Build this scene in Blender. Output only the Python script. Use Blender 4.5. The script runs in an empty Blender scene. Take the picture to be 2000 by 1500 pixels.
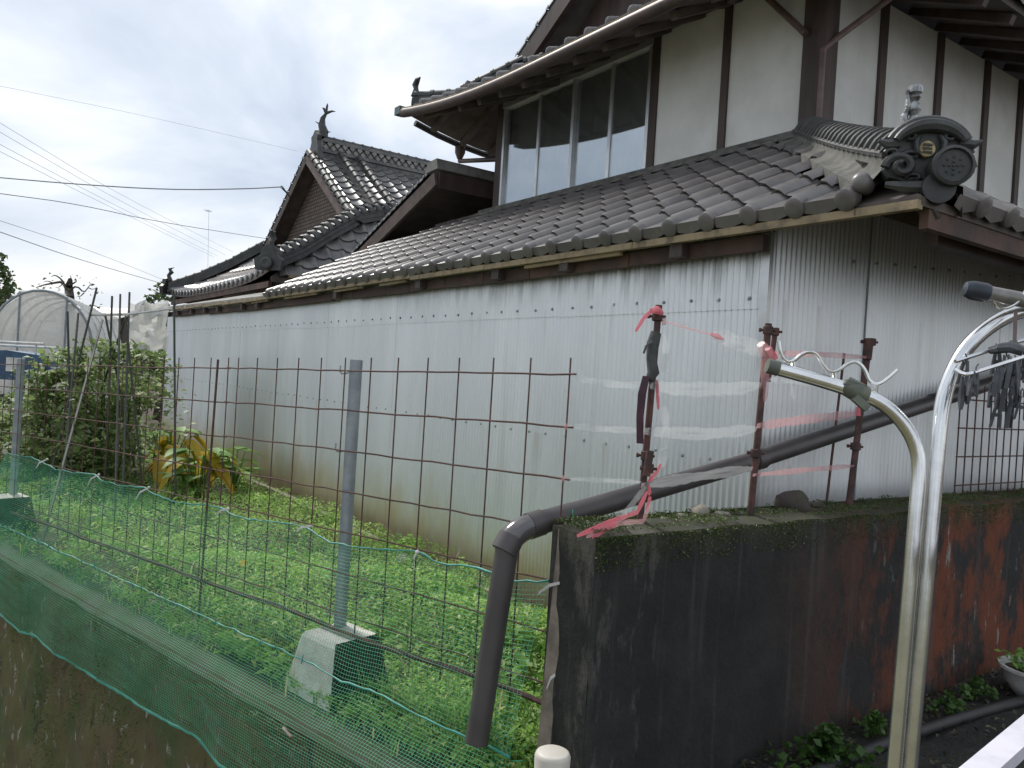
import bpy, math, random
import numpy as np
from mathutils import Vector, Matrix, noise

# ------------------------------------------------------------------ camera, sky, sun, exposure
EYE = 1.2
FPX = 1550.0
ROLL, PITCH = math.radians(3.5), math.radians(-0.45)
scene = bpy.context.scene
COL = scene.collection
_fw = Vector((0, math.cos(PITCH), math.sin(PITCH)))
_up = Vector((0, -math.sin(PITCH), math.cos(PITCH)))
_rt = Vector((1, 0, 0))
CX = _rt * math.cos(ROLL) + _up * math.sin(ROLL)
CY = -_rt * math.sin(ROLL) + _up * math.cos(ROLL)
C0 = Vector((0, 0, EYE))
cam_data = bpy.data.cameras.new('camera')
cam = bpy.data.objects.new('camera', cam_data)
COL.objects.link(cam)
cam_data.sensor_width = 36
cam_data.lens = 36 * FPX / 2000
cam_data.clip_start = 0.05
cam_data.clip_end = 4000
m = Matrix((CX, CY, -_fw)).transposed().to_4x4()
m.translation = C0
cam.matrix_world = m
scene.camera = cam

SUN_EL, SUN_AZ = math.radians(48), math.radians(-43)      # azimuth from +Y towards +X
sun_dir = Vector((math.sin(SUN_AZ) * math.cos(SUN_EL), math.cos(SUN_AZ) * math.cos(SUN_EL), math.sin(SUN_EL)))

world = bpy.data.worlds.new('World')
scene.world = world
world.use_nodes = True
nt = world.node_tree
nt.nodes.clear()
sky = nt.nodes.new('ShaderNodeTexSky')
sky.sky_type = 'NISHITA'
sky.sun_disc = False
sky.sun_elevation = SUN_EL
sky.sun_rotation = SUN_AZ
sky.air_density = 1.2
sky.dust_density = 3.0
mulk = nt.nodes.new('ShaderNodeVectorMath'); mulk.operation = 'SCALE'; mulk.inputs[3].default_value = 0.085
nt.links.new(sky.outputs[0], mulk.inputs[0])
tc = nt.nodes.new('ShaderNodeTexCoord')
mp = nt.nodes.new('ShaderNodeMapping'); mp.inputs['Scale'].default_value = (1.3, 1.3, 2.6); mp.inputs['Location'].default_value = (0.35, 0.2, 0.4); mp.inputs['Rotation'].default_value = (0, 0.35, 0)
nt.links.new(tc.outputs['Generated'], mp.inputs[0])
nz = nt.nodes.new('ShaderNodeTexNoise'); nz.inputs['Scale'].default_value = 1.9; nz.inputs['Detail'].default_value = 7; nz.inputs['Roughness'].default_value = 0.52; nz.inputs['Distortion'].default_value = 0.35
nt.links.new(mp.outputs[0], nz.inputs['Vector'])
rp = nt.nodes.new('ShaderNodeValToRGB')
rp.color_ramp.elements[0].position = 0.36; rp.color_ramp.elements[0].color = (0.40, 0.475, 0.60, 1)
rp.color_ramp.elements[1].position = 0.64; rp.color_ramp.elements[1].color = (0.90, 0.905, 0.90, 1)
e = rp.color_ramp.elements.new(0.50); e.color = (0.60, 0.66, 0.75, 1)
nt.links.new(nz.outputs['Fac'], rp.inputs[0])
mix = nt.nodes.new('ShaderNodeMix'); mix.data_type = 'RGBA'; mix.inputs[0].default_value = 0.86
nt.links.new(mulk.outputs[0], mix.inputs[6]); nt.links.new(rp.outputs[0], mix.inputs[7])
bg = nt.nodes.new('ShaderNodeBackground'); bg.inputs[1].default_value = 0.92
wo = nt.nodes.new('ShaderNodeOutputWorld')
nt.links.new(mix.outputs[2], bg.inputs[0]); nt.links.new(bg.outputs[0], wo.inputs[0])

sd = bpy.data.lights.new('sun', 'SUN'); sd.energy = 2.3; sd.angle = math.radians(11); sd.color = (1, 0.96, 0.9)
so = bpy.data.objects.new('sun', sd); COL.objects.link(so)
so.rotation_euler = sun_dir.to_track_quat('Z', 'Y').to_euler(); so.location = (-6, 2, 8)
vs = scene.view_settings
vs.view_transform = 'Standard'; vs.look = 'None'; vs.gamma = 1; vs.use_curve_mapping = False; vs.exposure = 0.55

# ------------------------------------------------------------------ pixel -> place helpers (2000 x 1500 photograph)
def ray(x, y): return _fw + CX * ((x - 1000) / FPX) - CY * ((y - 750) / FPX)
def hit(x, y, p, n):
    d = ray(x, y); return C0 + d * ((p - C0).dot(n) / d.dot(n))
def atz(x, y, Z): return C0 + ray(x, y) * Z
def ground(x, y, z=0.0): return hit(x, y, Vector((0, 0, z)), Vector((0, 0, 1)))
tA = math.radians(35)
A = Vector((-math.sin(tA), math.cos(tA), 0)); B = Vector((math.cos(tA), math.sin(tA), 0)); ZV = Vector((0, 0, 1))
CN = Vector((0.98, 3.1, 0))
def S(a, b, z): return CN + A * a + B * b + ZV * z
def onb(x, y, b): return hit(x, y, S(0, b, 0), B)
def ona(x, y, a): return hit(x, y, S(a, 0, 0), A)
def abz(P): d = P - CN; return d.dot(A), d.dot(B), P.z
tF = math.radians(49.5)
D = Vector((-math.sin(tF), math.cos(tF), 0)); NF = Vector((-D.y, -D.x * -1, 0)); NF = Vector((-math.cos(tF), -math.sin(tF), 0))   # NF points to the camera side
_q = C0 + ray(1104, 850) * 2.3; Q0 = Vector((_q.x, _q.y, 0))
def FP(s, z, o=0.0): return Q0 + D * s + NF * o + ZV * z
def onf(x, y, o=0.0):
    P = hit(x, y, Q0 + NF * o, NF); return (P - Q0).dot(D), P.z

# ------------------------------------------------------------------ mesh helpers
rnd = random.Random(7)
ORG = {}
class MB:
    def __init__(s): s.v = []; s.f = []
    def add(s, vs_, fs): k = len(s.v); s.v += [tuple(p) for p in vs_]; s.f += [tuple(i + k for i in q) for q in fs]; return s
    def box(s, c, hx, hy, hz):
        vs_ = [c + hx * i + hy * j + hz * k for k in (-1, 1) for j in (-1, 1) for i in (-1, 1)]
        return s.add(vs_, [(0, 2, 3, 1), (4, 5, 7, 6), (0, 1, 5, 4), (2, 6, 7, 3), (0, 4, 6, 2), (1, 3, 7, 5)])
    def beam(s, p, q, w, h, up=ZV):
        d = (q - p); L = d.length; d = d / L
        x = d.cross(up)
        if x.length < 1e-4: x = d.cross(Vector((1, 0, 0)))
        x.normalize(); u = x.cross(d)
        return s.box((p + q) / 2, x * (w / 2), d * (L / 2), u * (h / 2))
    def tube(s, pts, r, n=8, caps=True):
        P = [Vector(p) for p in pts]; rs = r if isinstance(r, (list, tuple)) else [r] * len(P)
        T = []
        for i in range(len(P)):
            a_ = P[max(0, i - 1)]; b_ = P[min(len(P) - 1, i + 1)]; T.append((b_ - a_).normalized())
        x = T[0].orthogonal().normalized(); k = len(s.v)
        for i, p in enumerate(P):
            x = (x - T[i] * x.dot(T[i])).normalized(); y = T[i].cross(x)
            for j in range(n):
                t = 2 * math.pi * j / n; s.v.append(tuple(p + (x * math.cos(t) + y * math.sin(t)) * rs[i]))
        for i in range(len(P) - 1):
            for j in range(n):
                j2 = (j + 1) % n
                s.f.append((k + i * n + j, k + i * n + j2, k + (i + 1) * n + j2, k + (i + 1) * n + j))
        if caps:
            s.f.append(tuple(k + j for j in reversed(range(n)))); e_ = k + (len(P) - 1) * n; s.f.append(tuple(e_ + j for j in range(n)))
        return s
    def lathe(s, o, ax, prof, n=16, caps=True):
        ax = ax.normalized(); x = ax.orthogonal().normalized(); y = ax.cross(x); k = len(s.v)
        for r, h in prof:
            for j in range(n):
                t = 2 * math.pi * j / n; s.v.append(tuple(o + ax * h + (x * math.cos(t) + y * math.sin(t)) * r))
        for i in range(len(prof) - 1):
            for j in range(n):
                j2 = (j + 1) % n; s.f.append((k + i * n + j, k + i * n + j2, k + (i + 1) * n + j2, k + (i + 1) * n + j))
        if caps:
            s.f.append(tuple(k + j for j in reversed(range(n)))); e_ = k + (len(prof) - 1) * n; s.f.append(tuple(e_ + j for j in range(n)))
        return s
    def prism(s, poly, vec):
        n = len(poly); P = [Vector(p) for p in poly]
        return s.add(P + [p + vec for p in P], [tuple(reversed(range(n))), tuple(range(n, 2 * n))] + [(i, (i + 1) % n, n + (i + 1) % n, n + i) for i in range(n)])
    def grid(s, rows):
        k = len(s.v); R = len(rows); Cn = len(rows[0])
        for r in rows: s.v += [tuple(p) for p in r]
        for i in range(R - 1):
            for j in range(Cn - 1): s.f.append((k + i * Cn + j, k + i * Cn + j + 1, k + (i + 1) * Cn + j + 1, k + (i + 1) * Cn + j))
        return s
    def ribbon(s, pts, w, side, th=0.0015):
        # strip with a little thickness; side = list or single width direction
        P = [Vector(p) for p in pts]; n = len(P); k = len(s.v)
        ws = w if isinstance(w, (list, tuple)) else [w] * n
        for i, p in enumerate(P):
            sd_ = (side[i] if isinstance(side, list) else side).normalized()
            t = (P[min(n - 1, i + 1)] - P[max(0, i - 1)]).normalized(); nn = t.cross(sd_).normalized() * th / 2
            for q in (p - sd_ * ws[i] / 2 - nn, p + sd_ * ws[i] / 2 - nn, p + sd_ * ws[i] / 2 + nn, p - sd_ * ws[i] / 2 + nn): s.v.append(tuple(q))
        for i in range(n - 1):
            for j in range(4):
                j2 = (j + 1) % 4; s.f.append((k + i * 4 + j, k + i * 4 + j2, k + i * 4 + 4 + j2, k + i * 4 + 4 + j))
        s.f.append((k + 3, k + 2, k + 1, k)); e_ = k + (n - 1) * 4; s.f.append((e_, e_ + 1, e_ + 2, e_ + 3))
        return s
    def mesh(s, name, o=Vector((0, 0, 0)), smooth=False, angle=None):
        me = bpy.data.meshes.new(name)
        me.from_pydata([(p[0] - o.x, p[1] - o.y, p[2] - o.z) for p in s.v], [], s.f)
        if smooth:
            me.polygons.foreach_set('use_smooth', [True] * len(me.polygons))
            if angle: me.set_sharp_from_angle(angle=math.radians(angle))
        me.update(); return me

def link(o, parent=None):
    COL.objects.link(o)
    if parent is not None: o.parent = parent
    return o
def tag(o, label=None, cat=None, group=None, kind=None):
    if label: o['label'] = label
    if cat: o['category'] = cat
    if group: o['group'] = group
    if kind: o['kind'] = kind
    return o
def thing(name, loc, label, cat, group=None):
    o = bpy.data.objects.new(name, None); o.location = loc; o.empty_display_size = 0.05
    ORG[o] = Vector(loc); link(o); return tag(o, label, cat, group)
def part(name, mb, mat, parent, smooth=False, angle=40, kind=None, label=None):
    og = ORG[parent]
    me = mb.mesh(name, og, smooth, angle); me.materials.append(mat)
    o = bpy.data.objects.new(name, me); ORG[o] = og; link(o, parent)
    return tag(o, label, None, None, kind)
def solo(name, mb, mat, label=None, cat=None, group=None, kind=None, smooth=False, angle=40):
    v = np.array(mb.v); og = Vector(((v[:, 0].min() + v[:, 0].max()) / 2, (v[:, 1].min() + v[:, 1].max()) / 2, v[:, 2].min()))
    me = mb.mesh(name, og, smooth, angle); me.materials.append(mat)
    o = bpy.data.objects.new(name, me); o.location = og; ORG[o] = og; link(o)
    return tag(o, label, cat, group, kind)
def shared(name, me, M, parent):
    o = bpy.data.objects.new(name, me); link(o, parent); og = ORG[parent]
    o.matrix_basis = Matrix.Translation(-og) @ M; ORG[o] = og; return o
def frame(o, x, y, z):
    M_ = Matrix((x, y, z)).transposed().to_4x4(); M_.translation = o; return M_

def npmesh(name, V, F, mat, og=(0, 0, 0), smooth=False):
    me = bpy.data.meshes.new(name); V = np.asarray(V, np.float32) - np.asarray(og, np.float32); F = np.asarray(F, np.int32)
    me.vertices.add(len(V)); me.vertices.foreach_set('co', V.ravel())
    k = F.shape[1]; me.loops.add(F.size); me.loops.foreach_set('vertex_index', F.ravel())
    me.polygons.add(len(F)); me.polygons.foreach_set('loop_start', np.arange(0, F.size, k, dtype=np.int32)); me.polygons.foreach_set('loop_total', np.full(len(F), k, np.int32))
    if smooth: me.polygons.foreach_set('use_smooth', [True] * len(F))
    me.update(calc_edges=True); me.materials.append(mat); return me

def leaf_cloud(P, size, rng, up=0.4, jit=0.35, asp=0.6):
    """P: Nx3 centres; size: N; one folded 4-vertex leaf each"""
    n = len(P); d = rng.normal(size=(n, 3)); d[:, 2] = d[:, 2] * 0.6 + 0.1; d /= np.linalg.norm(d, axis=1)[:, None]
    nn = rng.normal(size=(n, 3)) * (1 - up) + np.array([0, 0, 1.0]) * up * 1.6
    w = np.cross(d, nn); w /= np.linalg.norm(w, axis=1)[:, None] + 1e-9
    nn = np.cross(w, d)
    s_ = size[:, None] * (1 + jit * rng.normal(size=(n, 1))).clip(0.4, 1.8)
    v0 = P - d * s_ * 0.5; v2 = P + d * s_ * 0.5 - nn * s_ * 0.12
    v1 = P + w * s_ * asp * 0.5 + nn * s_ * 0.1; v3 = P - w * s_ * asp * 0.5 + nn * s_ * 0.1
    V = np.stack([v0, v1, v2, v3], 1).reshape(-1, 3); k = np.arange(n)[:, None] * 4
    F = np.concatenate([k + np.array([0, 1, 2]), k + np.array([0, 2, 3])], 1).reshape(-1, 3)
    return V, F

# ------------------------------------------------------------------ materials
class G:
    def __init__(s, name):
        s.m = bpy.data.materials.new(name); s.m.use_nodes = True; s.t = s.m.node_tree; s.N = s.t.nodes; s.L = s.t.links
        s.b = s.N['Principled BSDF']; s.out = s.N['Material Output']
        s.pos = s.N.new('ShaderNodeNewGeometry').outputs['Position']
    def set(s, sock, v):
        i = s.b.inputs[sock]
        if hasattr(v, 'links') or isinstance(v, bpy.types.NodeSocket): s.L.new(v, i)
        else: i.default_value = v
        return s
    def noise(s, scale, detail=4, rough=0.55, sc=(1, 1, 1), vec=None, dist=0):
        mp_ = s.N.new('ShaderNodeMapping'); mp_.inputs['Scale'].default_value = sc; s.L.new(vec or s.pos, mp_.inputs[0])
        n = s.N.new('ShaderNodeTexNoise'); n.inputs['Scale'].default_value = scale; n.inputs['Detail'].default_value = detail; n.inputs['Roughness'].default_value = rough; n.inputs['Distortion'].default_value = dist
        s.L.new(mp_.outputs[0], n.inputs['Vector']); return n.outputs['Fac']
    def ramp(s, fac, lo, hi):
        r = s.N.new('ShaderNodeMapRange'); r.inputs[1].default_value = lo; r.inputs[2].default_value = hi; r.interpolation_type = 'SMOOTHSTEP'; s.L.new(fac, r.inputs[0]); return r.outputs[0]
    def mix(s, fac, a, b):
        x = s.N.new('ShaderNodeMix'); x.data_type = 'RGBA'
        for i, v in ((0, fac), (6, a), (7, b)):
            if isinstance(v, bpy.types.NodeSocket): s.L.new(v, x.inputs[i])
            elif i == 0: x.inputs[0].default_value = v
            else: x.inputs[i].default_value = (*v, 1)
        return x.outputs[2]
    def math(s, op, a, b=0.0):
        x = s.N.new('ShaderNodeMath'); x.operation = op
        for i, v in ((0, a), (1, b)):
            if isinstance(v, bpy.types.NodeSocket): s.L.new(v, x.inputs[i])
            else: x.inputs[i].default_value = v
        return x.outputs[0]
    def z(s):
        x = s.N.new('ShaderNodeSeparateXYZ'); s.L.new(s.pos, x.inputs[0]); return x.outputs['Z']
    def along(s, v, o):   # coordinate of position along direction v from o
        d1 = s.N.new('ShaderNodeVectorMath'); d1.operation = 'DOT_PRODUCT'; s.L.new(s.pos, d1.inputs[0]); d1.inputs[1].default_value = v
        return s.math('SUBTRACT', d1.outputs['Value'], Vector(o).dot(Vector(v)))
    def rand(s): return s.N.new('ShaderNodeObjectInfo').outputs['Random']
    def island(s): return s.N.new('ShaderNodeNewGeometry').outputs['Random Per Island']
    def bump(s, h, strength=0.3, dist=0.01):
        b_ = s.N.new('ShaderNodeBump'); b_.inputs['Strength'].default_value = strength; b_.inputs['Distance'].default_value = dist
        s.L.new(h, b_.inputs['Height']); s.L.new(b_.outputs[0], s.b.inputs['Normal']); return s

def simple(name, c1, c2=None, scale=8, rough=0.6, metal=0.0, bump=0.0, bscale=60, lo=0.35, hi=0.65, sc=(1, 1, 1), spec=0.5, rndv=0.0, dist=0.005):
    g = G(name)
    c = g.mix(g.ramp(g.noise(scale, 6, 0.6, sc), lo, hi), c1, c2 or tuple(x * 0.7 for x in c1))
    if rndv:
        c = g.mix(g.math('MULTIPLY', g.rand(), rndv), c, tuple(x * 0.35 for x in c1))
    g.set('Base Color', c).set('Roughness', rough).set('Metallic', metal).set('Specular IOR Level', spec)
    if bump: g.bump(g.noise(bscale, 4, 0.6, sc), bump, dist)
    return g.m

def leafmat(name, c1, c2, c3=None, trans=0.35, rough=0.5, patch=2.0):
    g = G(name)
    c = g.mix(g.island(), c1, c2)
    c = g.mix(g.ramp(g.noise(patch, 3), 0.35, 0.65), c, tuple(x * 0.75 for x in c1))
    if c3: c = g.mix(g.ramp(g.island(), 0.93, 0.94), c, c3)
    g.set('Base Color', c).set('Roughness', rough).set('Specular IOR Level', 0.4)
    tr = g.N.new('ShaderNodeBsdfTranslucent'); g.L.new(c, tr.inputs[0])
    ms = g.N.new('ShaderNodeMixShader'); ms.inputs[0].default_value = trans
    g.L.new(g.b.outputs[0], ms.inputs[1]); g.L.new(tr.outputs[0], ms.inputs[2]); g.L.new(ms.outputs[0], g.out.inputs[0])
    return g.m

def film(name, col, alpha, rough=0.3, trans=0.5):
    g = G(name); g.set('Base Color', (*col, 1)).set('Roughness', rough)
    tl = g.N.new('ShaderNodeBsdfTranslucent'); tl.inputs[0].default_value = (*col, 1)
    m1 = g.N.new('ShaderNodeMixShader'); m1.inputs[0].default_value = trans; g.L.new(g.b.outputs[0], m1.inputs[1]); g.L.new(tl.outputs[0], m1.inputs[2])
    tp = g.N.new('ShaderNodeBsdfTransparent')
    m2 = g.N.new('ShaderNodeMixShader'); f_ = g.ramp(g.noise(9, 3), 0.2, 0.8)
    g.L.new(g.math('ADD', g.math('MULTIPLY', f_, 0.22 * min(1, alpha * 1.6)), alpha - 0.1 * min(1, alpha * 1.6)), m2.inputs[0])
    g.L.new(tp.outputs[0], m2.inputs[1]); g.L.new(m1.outputs[0], m2.inputs[2]); g.L.new(m2.outputs[0], g.out.inputs[0]); return g.m

# galvanised corrugated iron: grey, tan dirt splashed up from the soil, dark algae streaks below the eave
g = G('galvanised_iron')
c = g.mix(g.ramp(g.noise(2.2, 5, 0.6, (1, 1, 0.25)), 0.3, 0.7), (0.68, 0.69, 0.68), (0.80, 0.81, 0.80))
c = g.mix(g.math('MULTIPLY', g.rand(), 0.4), c, (0.63, 0.645, 0.645))
c = g.mix(g.math('MULTIPLY', g.ramp(g.noise(7, 5, 0.65, (1, 1, 0.06)), 0.55, 0.72), 0.22), c, (0.40, 0.37, 0.30))
dn = g.math('ADD', g.z(), g.math('MULTIPLY', g.noise(3.0, 6, 0.65, (1, 1, 0.5)), -0.75))
c = g.mix(g.math('MULTIPLY', g.math('SUBTRACT', 1.0, g.ramp(dn, -0.34, 0.16)), 0.97), c, (0.58, 0.485, 0.30))
sp = g.math('MULTIPLY', g.math('SUBTRACT', 1.0, g.ramp(g.math('ADD', g.z(), g.math('MULTIPLY', g.noise(9.0, 6, 0.7, (1, 1, 0.4)), -0.6)), -0.5, -0.08)), 0.75)
c = g.mix(sp, c, (0.34, 0.30, 0.18))
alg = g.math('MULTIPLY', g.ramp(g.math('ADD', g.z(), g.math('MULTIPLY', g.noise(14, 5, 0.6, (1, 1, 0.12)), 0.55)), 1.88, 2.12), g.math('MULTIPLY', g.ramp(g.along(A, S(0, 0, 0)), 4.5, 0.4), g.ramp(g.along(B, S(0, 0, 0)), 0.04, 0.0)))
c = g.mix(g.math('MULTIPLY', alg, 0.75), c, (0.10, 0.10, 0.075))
c = g.mix(g.math('MULTIPLY', g.ramp(g.noise(30, 3, 0.6), 0.68, 0.8), 0.3), c, (0.30, 0.30, 0.28))
for zb_ in (1.575, 0.912):
    run = g.math('MULTIPLY', g.ramp(g.z(), zb_ - 0.32, zb_), g.math('SUBTRACT', 1.0, g.ramp(g.z(), zb_ - 0.005, zb_ + 0.004)))
    c = g.mix(g.math('MULTIPLY', g.math('MULTIPLY', run, g.ramp(g.noise(22, 3, 0.5, (1, 1, 0.03)), 0.58, 0.72)), 0.25), c, (0.36, 0.27, 0.18))
g.set('Base Color', c).set('Roughness', 0.36).set('Metallic', 0.5).set('Specular IOR Level', 0.5)
M_IRON = g.m

g = G('glazed_roof_tile')
c = g.mix(g.ramp(g.noise(6, 5), 0.3, 0.7), (0.085, 0.078, 0.076), (0.145, 0.132, 0.125))
c = g.mix(g.math('MULTIPLY', g.rand(), 0.55), c, (0.19, 0.172, 0.16))
c = g.mix(g.math('MULTIPLY', g.ramp(g.noise(22, 5, 0.65), 0.55, 0.75), 0.45), c, (0.21, 0.195, 0.165))
g.set('Base Color', c).set('Roughness', g.math('ADD', 0.27, g.math('MULTIPLY', g.noise(18, 4), 0.25))).set('Specular IOR Level', 0.6)
g.bump(g.noise(90, 3), 0.12, 0.003)
M_TILE = g.m
g = G('weathered_ridge_tile')
c = g.mix(g.ramp(g.noise(9, 6, 0.65), 0.3, 0.7), (0.022, 0.023, 0.023), (0.060, 0.060, 0.056))
c = g.mix(g.math('MULTIPLY', g.ramp(g.noise(28, 5, 0.7), 0.58, 0.78), 0.7), c, (0.13, 0.135, 0.11))
g.set('Base Color', c).set('Roughness', 0.5).bump(g.noise(80, 4), 0.25, 0.004)
M_RIDGE = g.m
M_FARTILE = simple('far_roof_tile', (0.095, 0.094, 0.094), (0.175, 0.168, 0.16), 4, 0.38, bump=0.1)
M_MORTAR = simple('grey_mortar', (0.30, 0.295, 0.27), (0.17, 0.165, 0.15), 7, 0.85, bump=0.4)
M_LIME = simple('old_lime_plaster', (0.135, 0.132, 0.115), (0.07, 0.07, 0.06), 14, 0.85, bump=0.35)
g = G('white_plaster')
c = g.mix(g.ramp(g.noise(2.5, 6, 0.6), 0.35, 0.65), (0.70, 0.69, 0.65), (0.60, 0.59, 0.545))
c = g.mix(g.math('MULTIPLY', g.ramp(g.noise(8, 6, 0.65, (1, 1, 0.1)), 0.55, 0.76), 0.2), c, (0.42, 0.40, 0.35))
c = g.mix(g.math('MULTIPLY', g.ramp(g.noise(45, 4, 0.6), 0.62, 0.75), 0.2), c, (0.42, 0.41, 0.38))
g.set('Base Color', c).set('Roughness', 0.9).bump(g.noise(50, 4), 0.12, 0.004)
M_PLASTER = g.m
M_DARKWOOD = simple('dark_brown_timber', (0.042, 0.028, 0.024), (0.075, 0.05, 0.042), 10, 0.65, bump=0.3, sc=(1, 1, 0.15))
M_SOFFIT = simple('soffit_board', (0.12, 0.098, 0.085), (0.075, 0.06, 0.052), 6, 0.8, bump=0.3)
M_FASCIA = simple('red_brown_board', (0.125, 0.066, 0.046), (0.055, 0.038, 0.03), 7, 0.75, bump=0.35, rndv=0.8)
M_BATTEN = simple('raw_pine_batten', (0.31, 0.235, 0.14), (0.13, 0.105, 0.07), 11, 0.8, bump=0.35, lo=0.42, hi=0.7)
M_ALU_FRAME = simple('aluminium_sash', (0.62, 0.62, 0.61), (0.5, 0.5, 0.49), 5, 0.35, 0.7)
M_ALU = simple('polished_aluminium', (0.80, 0.80, 0.79), (0.68, 0.68, 0.67), 14, 0.2, 0.95, bump=0.03)
M_STEEL = simple('galvanised_steel', (0.33, 0.36, 0.38), (0.25, 0.28, 0.30), 16, 0.5, 0.45, bump=0.1)
M_RUST = simple('rusty_wire', (0.13, 0.062, 0.045), (0.075, 0.045, 0.038), 30, 0.8, 0.1, bump=0.3)
M_RUSTPIPE = simple('rusty_brown_pipe', (0.115, 0.052, 0.042), (0.05, 0.03, 0.028), 25, 0.7, 0.2, bump=0.35)
M_PVC = simple('dark_grey_pvc', (0.075, 0.066, 0.066), (0.055, 0.049, 0.05), 6, 0.42, bump=0.05)
M_PVC_ELBOW = simple('shiny_pvc_elbow', (0.10, 0.09, 0.09), (0.08, 0.07, 0.072), 14, 0.16, bump=0.02, spec=0.9)
M_GUTTER = simple('copper_brown_gutter', (0.10, 0.066, 0.052), (0.06, 0.045, 0.04), 8, 0.5, 0.25, bump=0.12)
M_DOWN = simple('pinkish_brown_downspout', (0.16, 0.10, 0.088), (0.10, 0.07, 0.062), 10, 0.5)
M_TEAL = simple('patinated_copper', (0.12, 0.19, 0.19), (0.07, 0.10, 0.10), 14, 0.6, 0.2)
M_BOLT = simple('bolt_head', (0.42, 0.43, 0.43), (0.22, 0.22, 0.22), 40, 0.45, 0.5)
M_GOLD = simple('faded_gilt', (0.50, 0.40, 0.20), (0.22, 0.17, 0.08), 60, 0.55, 0.2, bump=0.5, bscale=120)
M_FINIAL = simple('silvered_finial', (0.42, 0.43, 0.43), (0.10, 0.10, 0.095), 35, 0.35, 0.5, bump=0.5, bscale=110)

# dark block wall with moss on top, rust-red lichen towards the far end
g = G('damp_mossy_concrete')
c = g.mix(g.ramp(g.noise(5, 7, 0.65), 0.3, 0.7), (0.012, 0.0118, 0.0115), (0.026, 0.025, 0.023))
redm = g.math('MULTIPLY', g.ramp(g.noise(3.6, 8, 0.74, (1, 1, 0.55)), 0.45, 0.58), g.ramp(g.along(B, S(0, 0, 0)), -0.55, 0.9))
c = g.mix(g.math('MULTIPLY', redm, 0.95), c, (0.16, 0.042, 0.014))
c = g.mix(g.math('MULTIPLY', g.ramp(g.noise(17, 6, 0.7, (1, 1, 0.35)), 0.60, 0.68), g.ramp(g.along(B, S(0, 0, 0)), -0.1, 0.6)), c, (0.24, 0.23, 0.21))
gm = g.ramp(g.math('ADD', g.z(), g.math('MULTIPLY', g.noise(8, 5, 0.7), 0.22)), 0.80, 0.95)
c = g.mix(g.math('MULTIPLY', gm, 0.8), c, (0.052, 0.055, 0.024))
c = g.mix(g.math('MULTIPLY', g.ramp(g.noise(15, 5, 0.6, (1, 1, 0.05)), 0.54, 0.70), 0.5), c, (0.075, 0.072, 0.064))
en = g.math('MULTIPLY', g.ramp(g.along(B, S(0, 0, 0)), -0.895, -0.925), g.ramp(g.noise(9, 6, 0.7, (1, 1, 0.3)), 0.50, 0.60))
c = g.mix(g.math('MULTIPLY', en, 0.6), c, (0.10, 0.095, 0.08))
g.set('Base Color', c).set('Roughness', 0.88).bump(g.noise(26, 7, 0.7), 0.7, 0.012)
M_WALL = g.m
g = G('bank_face')
c = g.mix(g.ramp(g.noise(6, 7, 0.7, (1, 1, 0.25)), 0.32, 0.68), (0.125, 0.082, 0.050), (0.125, 0.125, 0.042))
c = g.mix(g.ramp(g.noise(2.6, 5, 0.6), 0.46, 0.66), c, (0.075, 0.105, 0.035))
c = g.mix(g.ramp(g.noise(11, 6, 0.7, (1, 1, 0.2)), 0.57, 0.68), c, (0.05, 0.038, 0.026))
c = g.mix(g.ramp(g.noise(19, 6, 0.72, (1, 1, 0.45)), 0.60, 0.66), c, (0.36, 0.34, 0.30))
g.set('Base Color', c).set('Roughness', 0.95).bump(g.noise(22, 7, 0.7, (1, 1, 0.4)), 0.9, 0.03)
M_BANK = g.m
M_LEDGE = simple('ledge_concrete', (0.060, 0.062, 0.042), (0.04, 0.06, 0.022), 7, 0.92, bump=0.5, bscale=40)
M_SOIL = simple('garden_soil', (0.075, 0.052, 0.036), (0.045, 0.04, 0.026), 9, 0.95, bump=0.9, bscale=30, dist=0.02)
M_YARD = simple('damp_yard_soil', (0.034, 0.030, 0.025), (0.018, 0.018, 0.015), 6, 0.95, bump=0.9, bscale=28, dist=0.02)
g = G('cast_block_concrete')
c = g.mix(g.ramp(g.noise(16, 7, 0.7), 0.35, 0.7), (0.60, 0.585, 0.53), (0.46, 0.45, 0.39))
c = g.mix(g.ramp(g.noise(6, 5, 0.6), 0.60, 0.72), c, (0.33, 0.33, 0.25))
rs = g.ramp(g.noise(24, 4, 0.6, (1, 1, 0.12)), 0.60, 0.68)
c = g.mix(g.math('MULTIPLY', rs, 0.55), c, (0.40, 0.20, 0.07))
g.set('Base Color', c).set('Roughness', 0.9).bump(g.noise(60, 5, 0.7), 0.5, 0.006)
M_BLOCK = g.m
M_STONE = simple('pale_stone', (0.30, 0.27, 0.22), (0.16, 0.15, 0.115), 14, 0.9, bump=0.6)
M_DSTONE = simple('dark_mossy_stone', (0.07, 0.052, 0.048), (0.045, 0.048, 0.03), 14, 0.92, bump=0.6)
M_PLANK = simple('weathered_board', (0.30, 0.245, 0.20), (0.16, 0.135, 0.11), 12, 0.9, bump=0.4)
M_NET = simple('green_netting', (0.05, 0.42, 0.22), (0.11, 0.52, 0.31), 6, 0.5)
M_HEM = simple('net_hem_cord', (0.02, 0.22, 0.165), (0.035, 0.28, 0.21), 9, 0.5)
M_WHITE = simple('white_plastic', (0.66, 0.65, 0.62), (0.5, 0.49, 0.46), 12, 0.45)
M_CREAM = simple('cream_pvc', (0.60, 0.57, 0.50), (0.48, 0.45, 0.39), 8, 0.5, bump=0.06)
M_FILM = film('clear_plastic_tape', (0.80, 0.81, 0.81), 0.14, rough=0.18)
M_PINK = film('pink_tape', (0.80, 0.24, 0.28), 0.7, trans=0.3)
M_PINKPALE = film('faded_pink_tape', (0.80, 0.46, 0.46), 0.34, rough=0.2, trans=0.4)
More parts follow.
